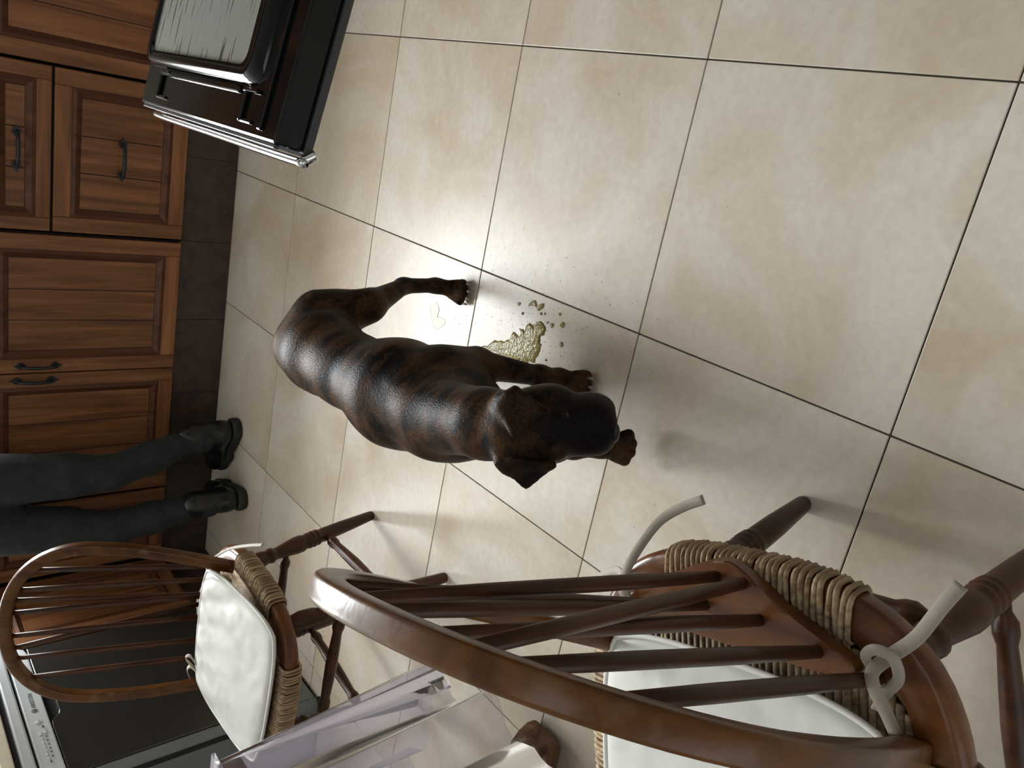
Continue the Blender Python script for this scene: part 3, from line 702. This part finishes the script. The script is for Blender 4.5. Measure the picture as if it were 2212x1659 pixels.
b = MB(); tbb(b, -2.22, -2.14, -2.86, -1.56, .30, .36, .006); obj('stretcher', b, 'oldwood', tb)

def cloth_mesh():
    # outline parameter runs along the far edge to the corner and on along the right edge; s down the drop
    e = .012; rc = .02
    path = []
    for x in np.linspace(-2.47, TX - rc, 26): path.append((x, TY + e, 0, 1))
    for a in np.linspace(PI/2, 0, 15)[1:-1]: path.append((TX - rc + (rc + e)*math.cos(a), TY - rc + (rc + e)*math.sin(a), math.cos(a), math.sin(a)))
    for y in np.linspace(TY - rc, -2.93, 60): path.append((TX + e, y, 1, 0))
    L = [0]
    for a, b in zip(path[:-1], path[1:]): L.append(L[-1] + math.hypot(b[0]-a[0], b[1]-a[1]) + 0.012*(abs(b[2]-a[2]) > 0))
    lc = L[26 + 7]; rows = 22; drop = .45; vs = []; fs = []
    for i, (x, y, nx, ny) in enumerate(path):
        u = L[i] - lc
        for r in range(rows + 1):
            s = r/rows; d = s*drop
            cone = math.exp(-(u/.07)**2)
            wave = .030*math.sin(u*36 + .8) + .018*math.sin(u*61 + 2.1)
            wave = wave*s**.8*(.4 + .6*math.exp(-(u/.45)**2)) + .010*s
            wave += s*(.010*math.sin(u*150 + .5) + .006*math.sin(u*95 + 3))*math.exp(-(u/.16)**2)
            out = wave*(1 - .6*cone) + cone*.050*s**1.15
            px, py = x + nx*out, y + ny*out
            # the corner fold swings toward the right edge
            py += -.045*cone*s
            hz = .758 - d + .035*s*cone + .02*s*math.sin(u*17)
            vs.append((px, py, hz))
    m = rows + 1
    for i in range(len(path) - 1):
        for r in range(rows): fs.append((i*m + r, i*m + r + 1, (i+1)*m + r + 1, (i+1)*m + r))
    return MB().add(vs, fs, True)
cloth = thing('tablecloth', 'clear plastic tablecloth hanging in folds from the table corner', 'tablecloth', (0, 0, 0))
obj('drop', cloth_mesh(), 'plastic', cloth)
obj('top_sheet', MB().box(-2.49, TX + .012, -2.95, TY + .012, .7535, .7590), 'plastic', cloth)

# ------------------------------------------------------------------ implicit surfaces for the dog and the person
class Field:
    def __init__(s, lo, hi, h):
        s.lo = np.array(lo, float); s.h = h; s.n = np.ceil((np.array(hi) - s.lo)/h).astype(int) + 1
        s.D = np.full(s.n, .06, np.float32)
    def region(s, lo, hi):
        a = np.clip(np.floor((np.array(lo) - s.lo)/s.h).astype(int), 0, s.n); b = np.clip(np.ceil((np.array(hi) - s.lo)/s.h).astype(int) + 1, 0, s.n)
        g = np.meshgrid(*[(s.lo[i] + np.arange(a[i], b[i])*s.h).astype(np.float32) for i in range(3)], indexing='ij')
        return tuple(slice(a[i], b[i]) for i in range(3)), np.stack(g, -1)
    def merge(s, sl, d, k):
        o = s.D[sl]
        hh = np.clip(.5 + .5*(o - d)/k, 0, 1); s.D[sl] = o*(1 - hh) + d*hh - k*hh*(1 - hh)
    def cone(s, a, b, r1, r2, k=.02, flat=None):
        a, b = np.array(a, float), np.array(b, float); m = max(r1, r2) + k + 3*s.h + .02
        sl, P = s.region(np.minimum(a, b) - m, np.maximum(a, b) + m)
        ab = b - a; t = np.clip(((P - a) @ ab)/max(ab @ ab, 1e-9), 0, 1)
        d = np.linalg.norm(P - a - t[..., None]*ab, axis=-1) - (r1 + (r2 - r1)*t); s.merge(sl, d, k); return s
    def chain(s, pts, k=.02):
        for (a, ra), (b, rb) in zip(pts[:-1], pts[1:]): s.cone(a, b, ra, rb, k)
        return s
    def ell(s, c, rad, k=.02, axes=None):
        c, rad = np.array(c, float), np.array(rad, float); m = max(rad) + k + 3*s.h
        sl, P = s.region(c - m, c + m); q = P - c
        if axes is not None: q = q @ np.array(axes, float).T
        d0 = np.linalg.norm(q/rad, axis=-1); d1 = np.linalg.norm(q/rad**2, axis=-1)
        s.merge(sl, d0*(d0 - 1)/np.maximum(d1, 1e-6), k); return s
    def tri(s, A, B, Cc, r, k=.006):
        A, B, Cc = [np.array(q, float) for q in (A, B, Cc)]; m = r + k + 3*s.h
        sl, P = s.region(np.minimum(np.minimum(A, B), Cc) - m, np.maximum(np.maximum(A, B), Cc) + m)
        ba, cb, ac = B - A, Cc - B, A - Cc; nor = np.cross(ba, ac); pa, pb, pc = P - A, P - B, P - Cc
        def dot(x, y): return np.sum(x*y, -1)
        inside = np.sign(dot(np.cross(ba, nor), pa)) + np.sign(dot(np.cross(cb, nor), pb)) + np.sign(dot(np.cross(ac, nor), pc)) < 2
        def seg(e, p): return np.sum((e*np.clip(dot(e, p)/(e @ e), 0, 1)[..., None] - p)**2, -1)
        dd = np.where(inside, np.minimum(np.minimum(seg(ba, pa), seg(cb, pb)), seg(ac, pc)), dot(nor, pa)**2/(nor @ nor))
        s.merge(sl, np.sqrt(dd) - r, k); return s
    def cut(s, a, b, r, k=.006):
        a, b = np.array(a, float), np.array(b, float); m = r + k + 2*s.h
        sl, P = s.region(np.minimum(a, b) - m, np.maximum(a, b) + m); ab = b - a; t = np.clip(((P - a) @ ab)/max(ab @ ab, 1e-9), 0, 1)
        d = -(np.linalg.norm(P - a - t[..., None]*ab, axis=-1) - r); o = s.D[sl]
        hh = np.clip(.5 - .5*(o - d)/k, 0, 1); s.D[sl] = o*(1 - hh) + d*hh + k*hh*(1 - hh); return s
    def clipz(s, z):
        zz = s.lo[2] + np.arange(s.n[2])*s.h; s.D = np.maximum(s.D, (z - zz)[None, None, :].astype(np.float32)); return s
    def mesh(s, name):
        D = s.D; n = np.array(D.shape) - 1; sg = D < 0
        corners = [(i, j, k) for i in (0, 1) for j in (0, 1) for k in (0, 1)]
        cnt = np.zeros(n, np.int8)
        for c in corners: cnt += sg[c[0]:c[0]+n[0], c[1]:c[1]+n[1], c[2]:c[2]+n[2]]
        act = np.argwhere((cnt > 0) & (cnt < 8)); idx = np.full(n, -1, np.int64); idx[tuple(act.T)] = np.arange(len(act))
        acc = np.zeros((len(act), 3)); w = np.zeros(len(act))
        for a in corners:
            for ax in range(3):
                if a[ax]: continue
                b = list(a); b[ax] = 1
                va = D[tuple((act + a).T)]; vb = D[tuple((act + b).T)]; mk = (va < 0) != (vb < 0)
                t = np.where(mk, va/np.where(mk, va - vb, 1), 0)
                p = np.tile(np.array(a, float), (len(act), 1)); p[:, ax] += t
                acc += p*mk[:, None]; w += mk
        V = s.lo + (act + acc/w[:, None])*s.h
        F = []
        for ax in range(3):
            u, v = (ax + 1) % 3, (ax + 2) % 3
            sl0 = [slice(None)]*3; sl1 = [slice(None)]*3; sl0[ax] = slice(0, n[ax]); sl1[ax] = slice(1, n[ax] + 1)
            ch = sg[tuple(sl0)] != sg[tuple(sl1)]; e = np.argwhere(ch); e = e[(e[:, u] > 0) & (e[:, v] > 0) & (e[:, u] < n[u]) & (e[:, v] < n[v])]
            inside = sg[tuple(e.T)]
            def cell(du, dv): q = e.copy(); q[:, u] -= du; q[:, v] -= dv; return idx[tuple(q.T)]
            q = np.stack([cell(1, 1), cell(0, 1), cell(0, 0), cell(1, 0)], 1); q[~inside] = q[~inside][:, ::-1]; F.append(q)
        F = np.vstack(F); F = F[(F >= 0).all(1)]
        # light smoothing
        me = bpy.data.meshes.new(name); me.from_pydata(V.tolist(), [], F.tolist()); me.polygons.foreach_set('use_smooth', [True]*len(me.polygons)); me.update()
        bm = bmesh.new(); bm.from_mesh(me)
        for _ in range(2): bmesh.ops.smooth_vert(bm, verts=bm.verts, factor=.5, use_axis_x=True, use_axis_y=True, use_axis_z=True)
        bm.to_mesh(me); bm.free(); return me

def unit(v): v = np.array(v, float); return v/np.linalg.norm(v)
# ------------------------------------------------------------------ the dog
dog = thing('dog', 'brindle short-haired dog with black muzzle standing over a yellow puddle', 'dog', (-1.17, -1.2, 0))
F = Field((-1.40, -1.84, -.012), (-.94, -.72, .56), .0042)
# trunk
F.cone((-1.214, -.900, .366), (-1.200, -.985, .376), .080, .080, .03)
F.cone((-1.200, -.985, .376), (-1.198, -1.10, .380), .078, .069, .05)
F.cone((-1.198, -1.10, .380), (-1.190, -1.26, .360), .066, .092, .05)
F.cone((-1.190, -1.26, .360), (-1.178, -1.375, .345), .092, .085, .06)
F.ell((-1.174, -1.345, .295), (.064, .10, .095), .03)
F.ell((-1.166, -1.365, .408), (.040, .080, .040), .03)         # withers
# shoulders
F.ell((-1.124, -1.340, .335), (.034, .062, .085), .022); F.ell((-1.226, -1.385, .330), (.040, .080, .092), .025)
F.ell((-1.140, -1.345, .392), (.026, .060, .050), .012); F.ell((-1.196, -1.355, .392), (.026, .060, .050), .012)   # shoulder blades
F.ell((-1.165, -.985, .40), (.030, .045, .040), .02); F.ell((-1.228, -.99, .40), (.030, .045, .040), .02)      # hip points
# neck
F.cone((-1.170, -1.415, .385), (-1.122, -1.565, .404), .066, .054, .03)
F.cone((-1.122, -1.565, .404), (-1.105, -1.625, .398), .054, .052, .02)
# head
Sk = np.array([-1.100, -1.632, .396]); hd = unit((.185, -.67, -.715)); lat = unit(np.cross(hd, (0.10, 0.55, -.55))); 
if lat[0] < 0: lat = -lat
hu = unit(np.cross(lat, hd)); hu = hu if hu[2] > 0 else -hu; lat = unit(np.cross(hd, hu)); lat = lat if lat[0] > 0 else -lat
AX = np.array([lat, hd, hu])
def hp_(a, b, c): return Sk + lat*a + hd*b + hu*c
F.ell(hp_(0, .008, 0), (.054, .056, .048), .02, AX)
F.ell(hp_(0, .045, .010), (.044, .040, .040), .02, AX)          # brow
for s in (-1, 1):
    F.ell(hp_(s*.036, .045, -.012), (.028, .042, .034), .02, AX)    # cheek
    F.ell(hp_(s*.026, .052, .032), (.014, .016, .012), .012, AX)    # brow ridge
    F.ell(hp_(s*.025, .104, -.018), (.023, .040, .034), .012, AX)   # flews
F.ell(hp_(0, .094, .006), (.040, .050, .028), .016, AX)         # muzzle
F.ell(hp_(0, .122, .004), (.036, .022, .028), .014, AX)
F.ell(hp_(0, .100, -.045), (.026, .045, .018), .012, AX)        # chin
F.cut(hp_(-.005, .156, -.026), hp_(.005, .156, -.050), .004, .006)
# hind legs  (hip, knee, hock, paw)
for hip, kn, hk, mt, pw in (((-1.148, -.905, .350), (-1.108, -.940, .255), (-1.070, -.898, .140), (-1.065, -.905, .055), (-1.066, -.944, .020)),
                        ((-1.258, -.930, .335), (-1.268, -1.005, .240), (-1.275, -.955, .140), (-1.272, -.962, .055), (-1.270, -1.000, .020))):
    F.cone(hip, kn, .065, .037, .03); F.ell((np.array(hip)*.5 + np.array(kn)*.5) + [0, .020, 0], (.036, .052, .072), .025)
    F.cone(kn, hk, .034, .0185, .02); F.cone(hk, mt, .0185, .0175, .012); F.ell(np.array(hk) + [0, .010, .004], (.014, .016, .018), .010)
    F.cone(mt, np.array(pw) + [0, .018, .006], .0185, .020, .012)
    for q in (-.019, -.0065, .0065, .019):
        F.cone(np.array(pw) + [q*.7, .012, .006], np.array(pw) + [q*1.15, -.026 + abs(q)*.55, -.005], .0105, .0112, .003)
# front legs : the left one bears weight, the right one is being lifted
def front_leg(sh, el, wr, ps, pw, dirv):
    F.cone(sh, el, .048, .033, .025); F.cone(el, wr, .030, .0195, .014); F.ell(wr, (.022, .022, .024), .010); F.cone(wr, ps, .020, .020, .012)
    d = unit(dirv); sd = unit(np.cross(d, (0, 0, 1)))
    F.cone(ps, pw, .020, .0215, .012)
    for q in (-.022, -.0075, .0075, .022):
        F.cone(np.array(pw) + sd*q*.75 + [0, 0, .003], np.array(pw) + sd*q*1.15 + d*(.031 - abs(q)*.55) + [0, 0, -.005], .0115, .0122, .003)
front_leg((-1.120, -1.335, .320), (-1.114, -1.322, .240), (-1.132, -1.362, .100), (-1.138, -1.366, .048), (-1.142, -1.385, .021), (-.10, -1, -.05))
front_leg((-1.215, -1.395, .315), (-1.222, -1.430, .230), (-1.215, -1.520, .135), (-1.210, -1.545, .085), (-1.206, -1.560, .062), (.05, -.5, -.8))
# docked tail
F.cone((-1.214, -.845, .395), (-1.218, -.800, .375), .022, .014, .02)
# ears : folded flaps
for A, B, Cc, Dd in ((((-1.0671, -1.6298, .4419), (-1.0332, -1.6378, .4268), (-1.0512, -1.688, .4079), (-1.0894, -1.6727, .4478))),
                     (((-1.1450, -1.6523, .4429), (-1.1300, -1.6740, .4360), (-1.1300, -1.7084, .3900), (-1.1824, -1.6708, .3955)))):
    F.tri(A, B, Cc, .0052, .010); F.tri(A, Cc, Dd, .0052, .008)
F.cone((-1.0600, -1.6180, .428), (-1.0500, -1.6340, .432), .016, .011, .014); F.cone((-1.140, -1.642, .428), (-1.150, -1.658, .430), .016, .011, .014)
F.clipz(.0006)
dm = F.mesh('body'); co = np.empty(len(dm.vertices)*3); dm.vertices.foreach_get('co', co); co = co.reshape(-1, 3)
q = co - Sk; ah = q @ hd
mask = np.clip((ah - .038 + .02*np.sin(q @ lat*60))/.03, 0, 1) * np.clip((.20 - np.linalg.norm(q, axis=1))/.02, 0, 1) * (co[:, 1] < -1.55) * (co[:, 2] > .20)
for tri in (((-1.061, -1.655, .430)), ((-1.150, -1.678, .41))):
    mask = np.maximum(mask, .55*np.clip((.052 - np.linalg.norm(co - np.array(tri), axis=1))/.015, 0, 1))
at = dm.attributes.new('mask', 'FLOAT', 'POINT'); at.data.foreach_set('value', mask.astype(np.float32))
co -= np.array([-1.17, -1.2, 0]); dm.vertices.foreach_set('co', co.ravel()); dm.update()
obody = link('body', dm, 'fur', dog)
def sph(c, rad, axes=None, nu=16, nv=10):
    vs = []; fs = []
    for i in range(nv + 1):
        th = PI*i/nv
        for j in range(nu):
            ph = 2*PI*j/nu; q = np.array([math.sin(th)*math.cos(ph), math.sin(th)*math.sin(ph), math.cos(th)])*rad
            vs.append(np.array(c) + (q @ np.array(axes) if axes is not None else q))
    for i in range(nv):
        for j in range(nu): fs.append((i*nu + j, i*nu + (j+1) % nu, (i+1)*nu + (j+1) % nu, (i+1)*nu + j))
    return MB().add(vs, fs, True)
off = np.array([-1.17, -1.2, 0])
nz = sph(hp_(0, .142, .012) - off, (.0165, .008, .012), AX); obj('nose', nz, 'nose', dog)
for s in (-1, 1): obj('eye', sph(hp_(s*.030, .066, .024) - off, (.009, .009, .009), AX), 'eye', dog)
for pw, d in (((-1.066, -.944, .020), (0, -1, 0)), ((-1.270, -1.000, .020), (0, -1, 0)), ((-1.142, -1.385, .021), (-.10, -1, 0))):
    d = unit(d); sd = unit(np.cross(d, (0, 0, 1)))
    for q in (-.022, -.0075, .0075, .022):
        a = np.array(pw) + sd*q*1.12 + d*(.040 - abs(q)*.55) + [0, 0, -.005] - off
        obj('claw', MB().lathe(a, a + d*.010 + [0, 0, -.007], [(0, .0036), (.6, .0026), (1, .0008)], 8), 'claw', dog)

# ------------------------------------------------------------------ puddle, drops and dirt
def blob(poly, h, name, mat, closed_pts=90, flat=False):
    P = crspline(np.array([(a, b, 0) for a, b in list(poly) + [poly[0]]]), closed_pts)[:-1]
    c = P.mean(0); n = len(P); vs = []
    for k, (sc, z) in enumerate(((1.0, 0.0003), (.985, h*.55), (.93, h*.9), (.7, h), (.35, h*1.02))):
        for p in P: vs.append(c + (p - c)*sc + np.array([0, 0, z]))
    fs = [(r*n + i, r*n + (i+1) % n, (r+1)*n + (i+1) % n, (r+1)*n + i) for r in range(4) for i in range(n)]
    vs.append(c + np.array([0, 0, h*1.02])); fs += [(4*n + i, 4*n + (i+1) % n, 5*n) for i in range(n)]
    return obj(name, MB().add(vs, fs, True), mat)
def strip_blob(mid, widths, h):
    P = crspline(np.array([(a, b, 0) for a, b in mid]), 60); wd = np.interp(np.linspace(0, 1, 60), np.linspace(0, 1, len(widths)), widths)
    T = np.gradient(P, axis=0); T /= np.linalg.norm(T, axis=1)[:, None]; Nn = np.c_[-T[:, 1], T[:, 0], np.zeros(60)]
    vs = []; r2 = np.random.default_rng(11); jl = np.cumsum(r2.normal(0, .12, 60)); jl = np.clip(r2.normal(1, .30, (60, 2)), .5, 1.5); jl = (np.roll(jl, 1, 0) + 2*jl + np.roll(jl, -1, 0))/4; prof = [(-1, .0003), (-.96, h*.6), (-.75, h), (-.3, h*1.05), (.3, h*1.05), (.75, h), (.96, h*.6), (1, .0003)]
    for i in range(60):
        for s, z in prof: vs.append(P[i] + Nn[i]*s*wd[i]*(jl[i][0] if s < 0 else jl[i][1]) + np.array([0, 0, z]))
    m = len(prof); fs = [(i*m + k, i*m + k + 1, (i+1)*m + k + 1, (i+1)*m + k) for i in range(59) for k in range(m - 1)]
    return MB().add(vs, fs, True)
pd = obj('puddle', strip_blob([(-1.060, -1.224), (-1.068, -1.228), (-1.082, -1.226), (-1.096, -1.217), (-1.112, -1.214), (-1.124, -1.205), (-1.136, -1.180), (-1.150, -1.150), (-1.163, -1.112), (-1.174, -1.075), (-1.185, -1.042)],
                                [.006, .017, .019, .030, .036, .040, .032, .028, .020, .012, .003], .0022), 'puddle')
tag(pd, 'long yellow puddle on the tiles between the dog\'s legs', 'puddle')
UP = [(-1.034, -1.183), (-1.026, -1.188), (-1.018, -1.199), (-1.026, -1.209), (-1.02, -1.221), (-1.017, -1.229), (-1.026, -1.23), (-1.034, -1.222), (-1.037, -1.216), (-1.031, -1.207), (-1.031, -1.196), (-1.036, -1.185)]
tag(blob(UP, .0018, 'puddle', 'puddle'), 'small ragged yellow splash beyond the long puddle', 'puddle')
FILM = [(-1.204, -1.205), (-1.193, -1.220), (-1.188, -1.248), (-1.187, -1.272), (-1.200, -1.285), (-1.222, -1.262), (-1.228, -1.215), (-1.218, -1.195)]
tag(blob(FILM, .0008, 'puddle', 'wet'), 'dull thin wet patch under the dog\'s chest', 'puddle')
STAIN = [(-1.138, -0.818), (-1.123, -0.842), (-1.137, -0.863), (-1.159, -0.862), (-1.155, -0.893), (-1.171, -0.893), (-1.192, -0.862), (-1.176, -0.843)]
tag(blob(STAIN, .0006, 'stain', 'wet'), 'faint dried stain on the tile beside the hind paw', 'stain')
DROPL = ['first small drop past the ragged splash, on the hind paw side', 'small drop between the ragged splash and the long puddle, hind paw side', 'small drop farthest out beside the tile joint, level with the ragged splash', 'oval yellow drop midway between the puddle head and the largest drop', 'largest round yellow drop, out toward the tile corner', 'oval yellow drop alone beside the front leg, farthest along from the splash', 'little drop trailing just below the ragged splash', 'little drop at the outer side of the trail below the ragged splash', 'tiny drop just off the rounded head of the long puddle', 'tiny drop close against the standing front leg']
for (x, y, r_) in [(-1.04, -1.151, .0041), (-1.057, -1.169, .0034), (-1.025, -1.283, .0032), (-1.055, -1.266, .005), (-1.045, -1.297, .0064), (-1.086, -1.306, .0059), (-1.041, -1.227, .0034), (-1.038, -1.238, .0027), (-1.053, -1.252, .0025), (-1.133, -1.271, .0023)]:
    a0 = rng.uniform(0, 6); pts = [(x + r_*(1 + .18*math.sin(3*a + a0))*math.cos(a), y + r_*(1 + .18*math.sin(2*a + a0))*math.sin(a)) for a in np.linspace(0, 2*PI, 10)[:-1]]
    tag(blob(pts, .0014, 'liquid_drop', 'puddle', 24), DROPL.pop(0), 'drop', 'yellow drops around the puddle')
sp = MB()
for k in range(620):
    x = -1.09 + rng.normal(0, .085); y = -1.22 + rng.normal(0, .13); 
    if k % 6 == 0: x, y = rng.uniform(-2.2, -.3), rng.uniform(-2.3, .3)
    r_ = rng.uniform(.0005, .0014); a = rng.uniform(0, PI); l = r_*rng.uniform(.8, 2.2)
    ca, sa = math.cos(a), math.sin(a)
    sp.add([(x + ca*l, y + sa*l, .0004), (x - sa*r_*.5, y + ca*r_*.5, .0007), (x - ca*l, y - sa*l, .0004), (x + sa*r_*.5, y - ca*r_*.5, .0004)], [(0, 1, 2, 3)], False)
spo = obj('dirt_specks', sp, 'speck'); spo['kind'] = 'stuff'; tag(spo, 'fine dark specks scattered on the tiles around the puddle', 'dirt')

# ------------------------------------------------------------------ the person at the cabinets (mostly above the frame)
pn = thing('person', 'person in dark green trousers and black ankle boots, standing at the cabinets', 'person', (-2.12, .26, 0))
po = np.array([-2.12, .26, 0])
def shift(me): 
    c = np.empty(len(me.vertices)*3); me.vertices.foreach_get('co', c); c = c.reshape(-1, 3) - po; me.vertices.foreach_set('co', c.ravel()); me.update(); return me
ank = [np.array((-1.962, .274, .09)), np.array((-2.193, .178, .09))]
kne = [np.array((-2.045, .225, .46)), np.array((-2.255, .205, .46))]
hip = [np.array((-2.045, .270, .84)), np.array((-2.215, .265, .84))]
T_ = Field((-2.46, .02, .05), (-1.80, .47, 1.06), .006)
for i in (0, 1):
    T_.cone(hip[i], (hip[i]*.35 + kne[i]*.65), .092, .074, .03); T_.cone((hip[i]*.35 + kne[i]*.65), kne[i], .074, .060, .02)
    mid = kne[i]*.62 + ank[i]*.38; T_.cone(kne[i], mid, .058, .058, .02); T_.cone(mid, ank[i] + [0, 0, .05], .056, .041, .02)
    for q in (.07, .115, .17): T_.ell(ank[i]*(1 - q) + kne[i]*q + [0, -.01, 0], (.046, .046, .014), .016)
T_.ell((-2.13, .262, .93), (.165, .120, .12), .04)
link('trousers', shift(T_.mesh('trousers')), 'trousers', pn)
J = Field((-2.55, .02, .90), (-1.70, .62, 1.52), .009)
J.cone((-2.13, .265, .98), (-2.13, .30, 1.22), .135, .150, .04); J.ell((-2.13, .30, 1.30), (.19, .115, .11), .05); J.cone((-2.13, .30, 1.38), (-2.13, .30, 1.43), .075, .06, .03)
SH = [np.array((-1.945, .30, 1.345)), np.array((-2.315, .30, 1.345))]; EL = [np.array((-1.90, .335, 1.10)), np.array((-2.36, .335, 1.10))]; WRI = [np.array((-1.97, .52, .965)), np.array((-2.29, .52, .965))]
for i in (0, 1): J.cone((-2.13, .30, 1.36), SH[i], .070, .062, .03); J.cone(SH[i], EL[i], .060, .046, .03); J.cone(EL[i], WRI[i], .042, .032, .02)
link('jumper', shift(J.mesh('jumper')), 'jumper', pn)
B_ = Field((-2.50, .05, .03), (-1.76, .70, 1.72), .008)
for i in (0, 1):
    B_.cone(hip[i], kne[i], .075, .050, .03); B_.cone(kne[i], ank[i] + [0, 0, .02], .048, .032, .02)
    B_.cone(SH[i], EL[i], .045, .036, .03); B_.cone(EL[i], WRI[i], .035, .024, .02)
    hb_ = WRI[i] + [0, .055, -.035]; B_.cone(WRI[i], hb_, .026, .030, .015)
    for q, l in ((-.026, .060), (-.009, .070), (.009, .066), (.026, .052)):
        B_.cone(hb_ + [q, .02, -.008], hb_ + [q*1.15, .02 + l*.6, -.014], .009, .0085, .004); B_.cone(hb_ + [q*1.15, .02 + l*.6, -.014], hb_ + [q*1.2, .02 + l, -.022], .0085, .0075, .004)
    s = 1 if i == 1 else -1
    B_.cone(WRI[i] + [s*.022, .02, -.015], WRI[i] + [s*.052, .058, -.032], .011, .009, .008)
B_.ell((-2.13, .265, .95), (.145, .10, .12), .04); B_.cone((-2.13, .27, 1.0), (-2.13, .30, 1.30), .115, .125, .05); B_.cone((-2.13, .30, 1.36), (-2.13, .315, 1.50), .055, .052, .03)
B_.ell((-2.13, .325, 1.585), (.075, .092, .115), .02); B_.ell((-2.13, .415, 1.575), (.013, .020, .020), .012); B_.ell((-2.13, .385, 1.520), (.035, .035, .03), .02); B_.ell((-2.13, .405, 1.540), (.022, .012, .007), .006)
for s in (-1, 1): B_.ell((-2.13 + s*.078, .325, 1.575), (.010, .020, .032), .008)
link('body', shift(B_.mesh('body')), 'skin', pn)
H = Field((-2.26, .15, 1.40), (-2.0, .46, 1.74), .007); H.ell((-2.13, .312, 1.605), (.086, .100, .115), .01); H.cut((-2.13, .47, 1.545), (-2.13, .45, 1.57), .085, .02); H.ell((-2.13, .245, 1.53), (.082, .055, .10), .03); H.ell((-2.13, .30, 1.62), (.092, .105, .10), .02)
link('hair', shift(H.mesh('hair')), 'hair', pn)
for s in (-1, 1): obj('eye', sph(np.array((-2.13 + s*.031, .404, 1.592)) - po, (.011, .009, .009)), 'eye', pn)
def make_boot(heel, toe):
    heel, toe = np.array((*heel, 0.0)), np.array((*toe, 0.0)); d = unit(toe - heel); sd = np.cross(d, (0, 0, 1)); Lb = np.linalg.norm(toe - heel)
    f = Field(np.minimum(heel, toe) - [.12, .12, .01], np.maximum(heel, toe) + [.12, .12, .24], .0045)
    def q(a, b, z): return heel + d*a*Lb + sd*b + np.array([0, 0, z])
    f.cone(q(.14, 0, .055), q(.26, 0, .075), .040, .044, .02); f.cone(q(.26, 0, .07), q(.62, 0, .055), .044, .042, .02); f.cone(q(.62, 0, .052), q(.86, 0, .046), .043, .036, .02)
    f.cone(q(.17, 0, .08), q(.20, 0, .185), .044, .050, .02); f.ell(q(.33, 0, .105), (.046, .046, .030), .02)
    f.clipz(.026)
    o = link('boot', shift(f.mesh('boot')), 'boot', pn)
    g = Field(np.minimum(heel, toe) - [.12, .12, .02], np.maximum(heel, toe) + [.12, .12, .08], .004)
    g.cone(q(.13, 0, .02), q(.30, 0, .02), .046, .044, .008); g.cone(q(.30, 0, .02), q(.62, 0, .02), .042, .048, .01); g.cone(q(.62, 0, .02), q(.88, 0, .02), .048, .038, .01)
    zz = g.lo[2] + np.arange(g.n[2])*g.h
    g.D = np.maximum(g.D, (zz - .034)[None, None, :].astype(np.float32)); g.clipz(.0005); g.cut(q(.50, -.08, -.004), q(.50, .08, -.004), .018, .006)
    so = shift(g.mesh('sole')); so.materials.append(MAT['sole']); link('sole', so, None, o)
    lb = MB()
    for k in range(4):
        a = .36 - .028*k; z = .128 + .022*k; P = [q(a + .085, -.022, z - .012) - po, q(a + .11, 0, z) - po, q(a + .085, .022, z - .012) - po]; lb.tube(crspline(P, 9), .0028, 6)
    obj('lace', lb, 'boot', o)
make_boot((-1.915, .250), (-2.145, .370)); make_boot((-2.180, .125), (-2.245, .385))
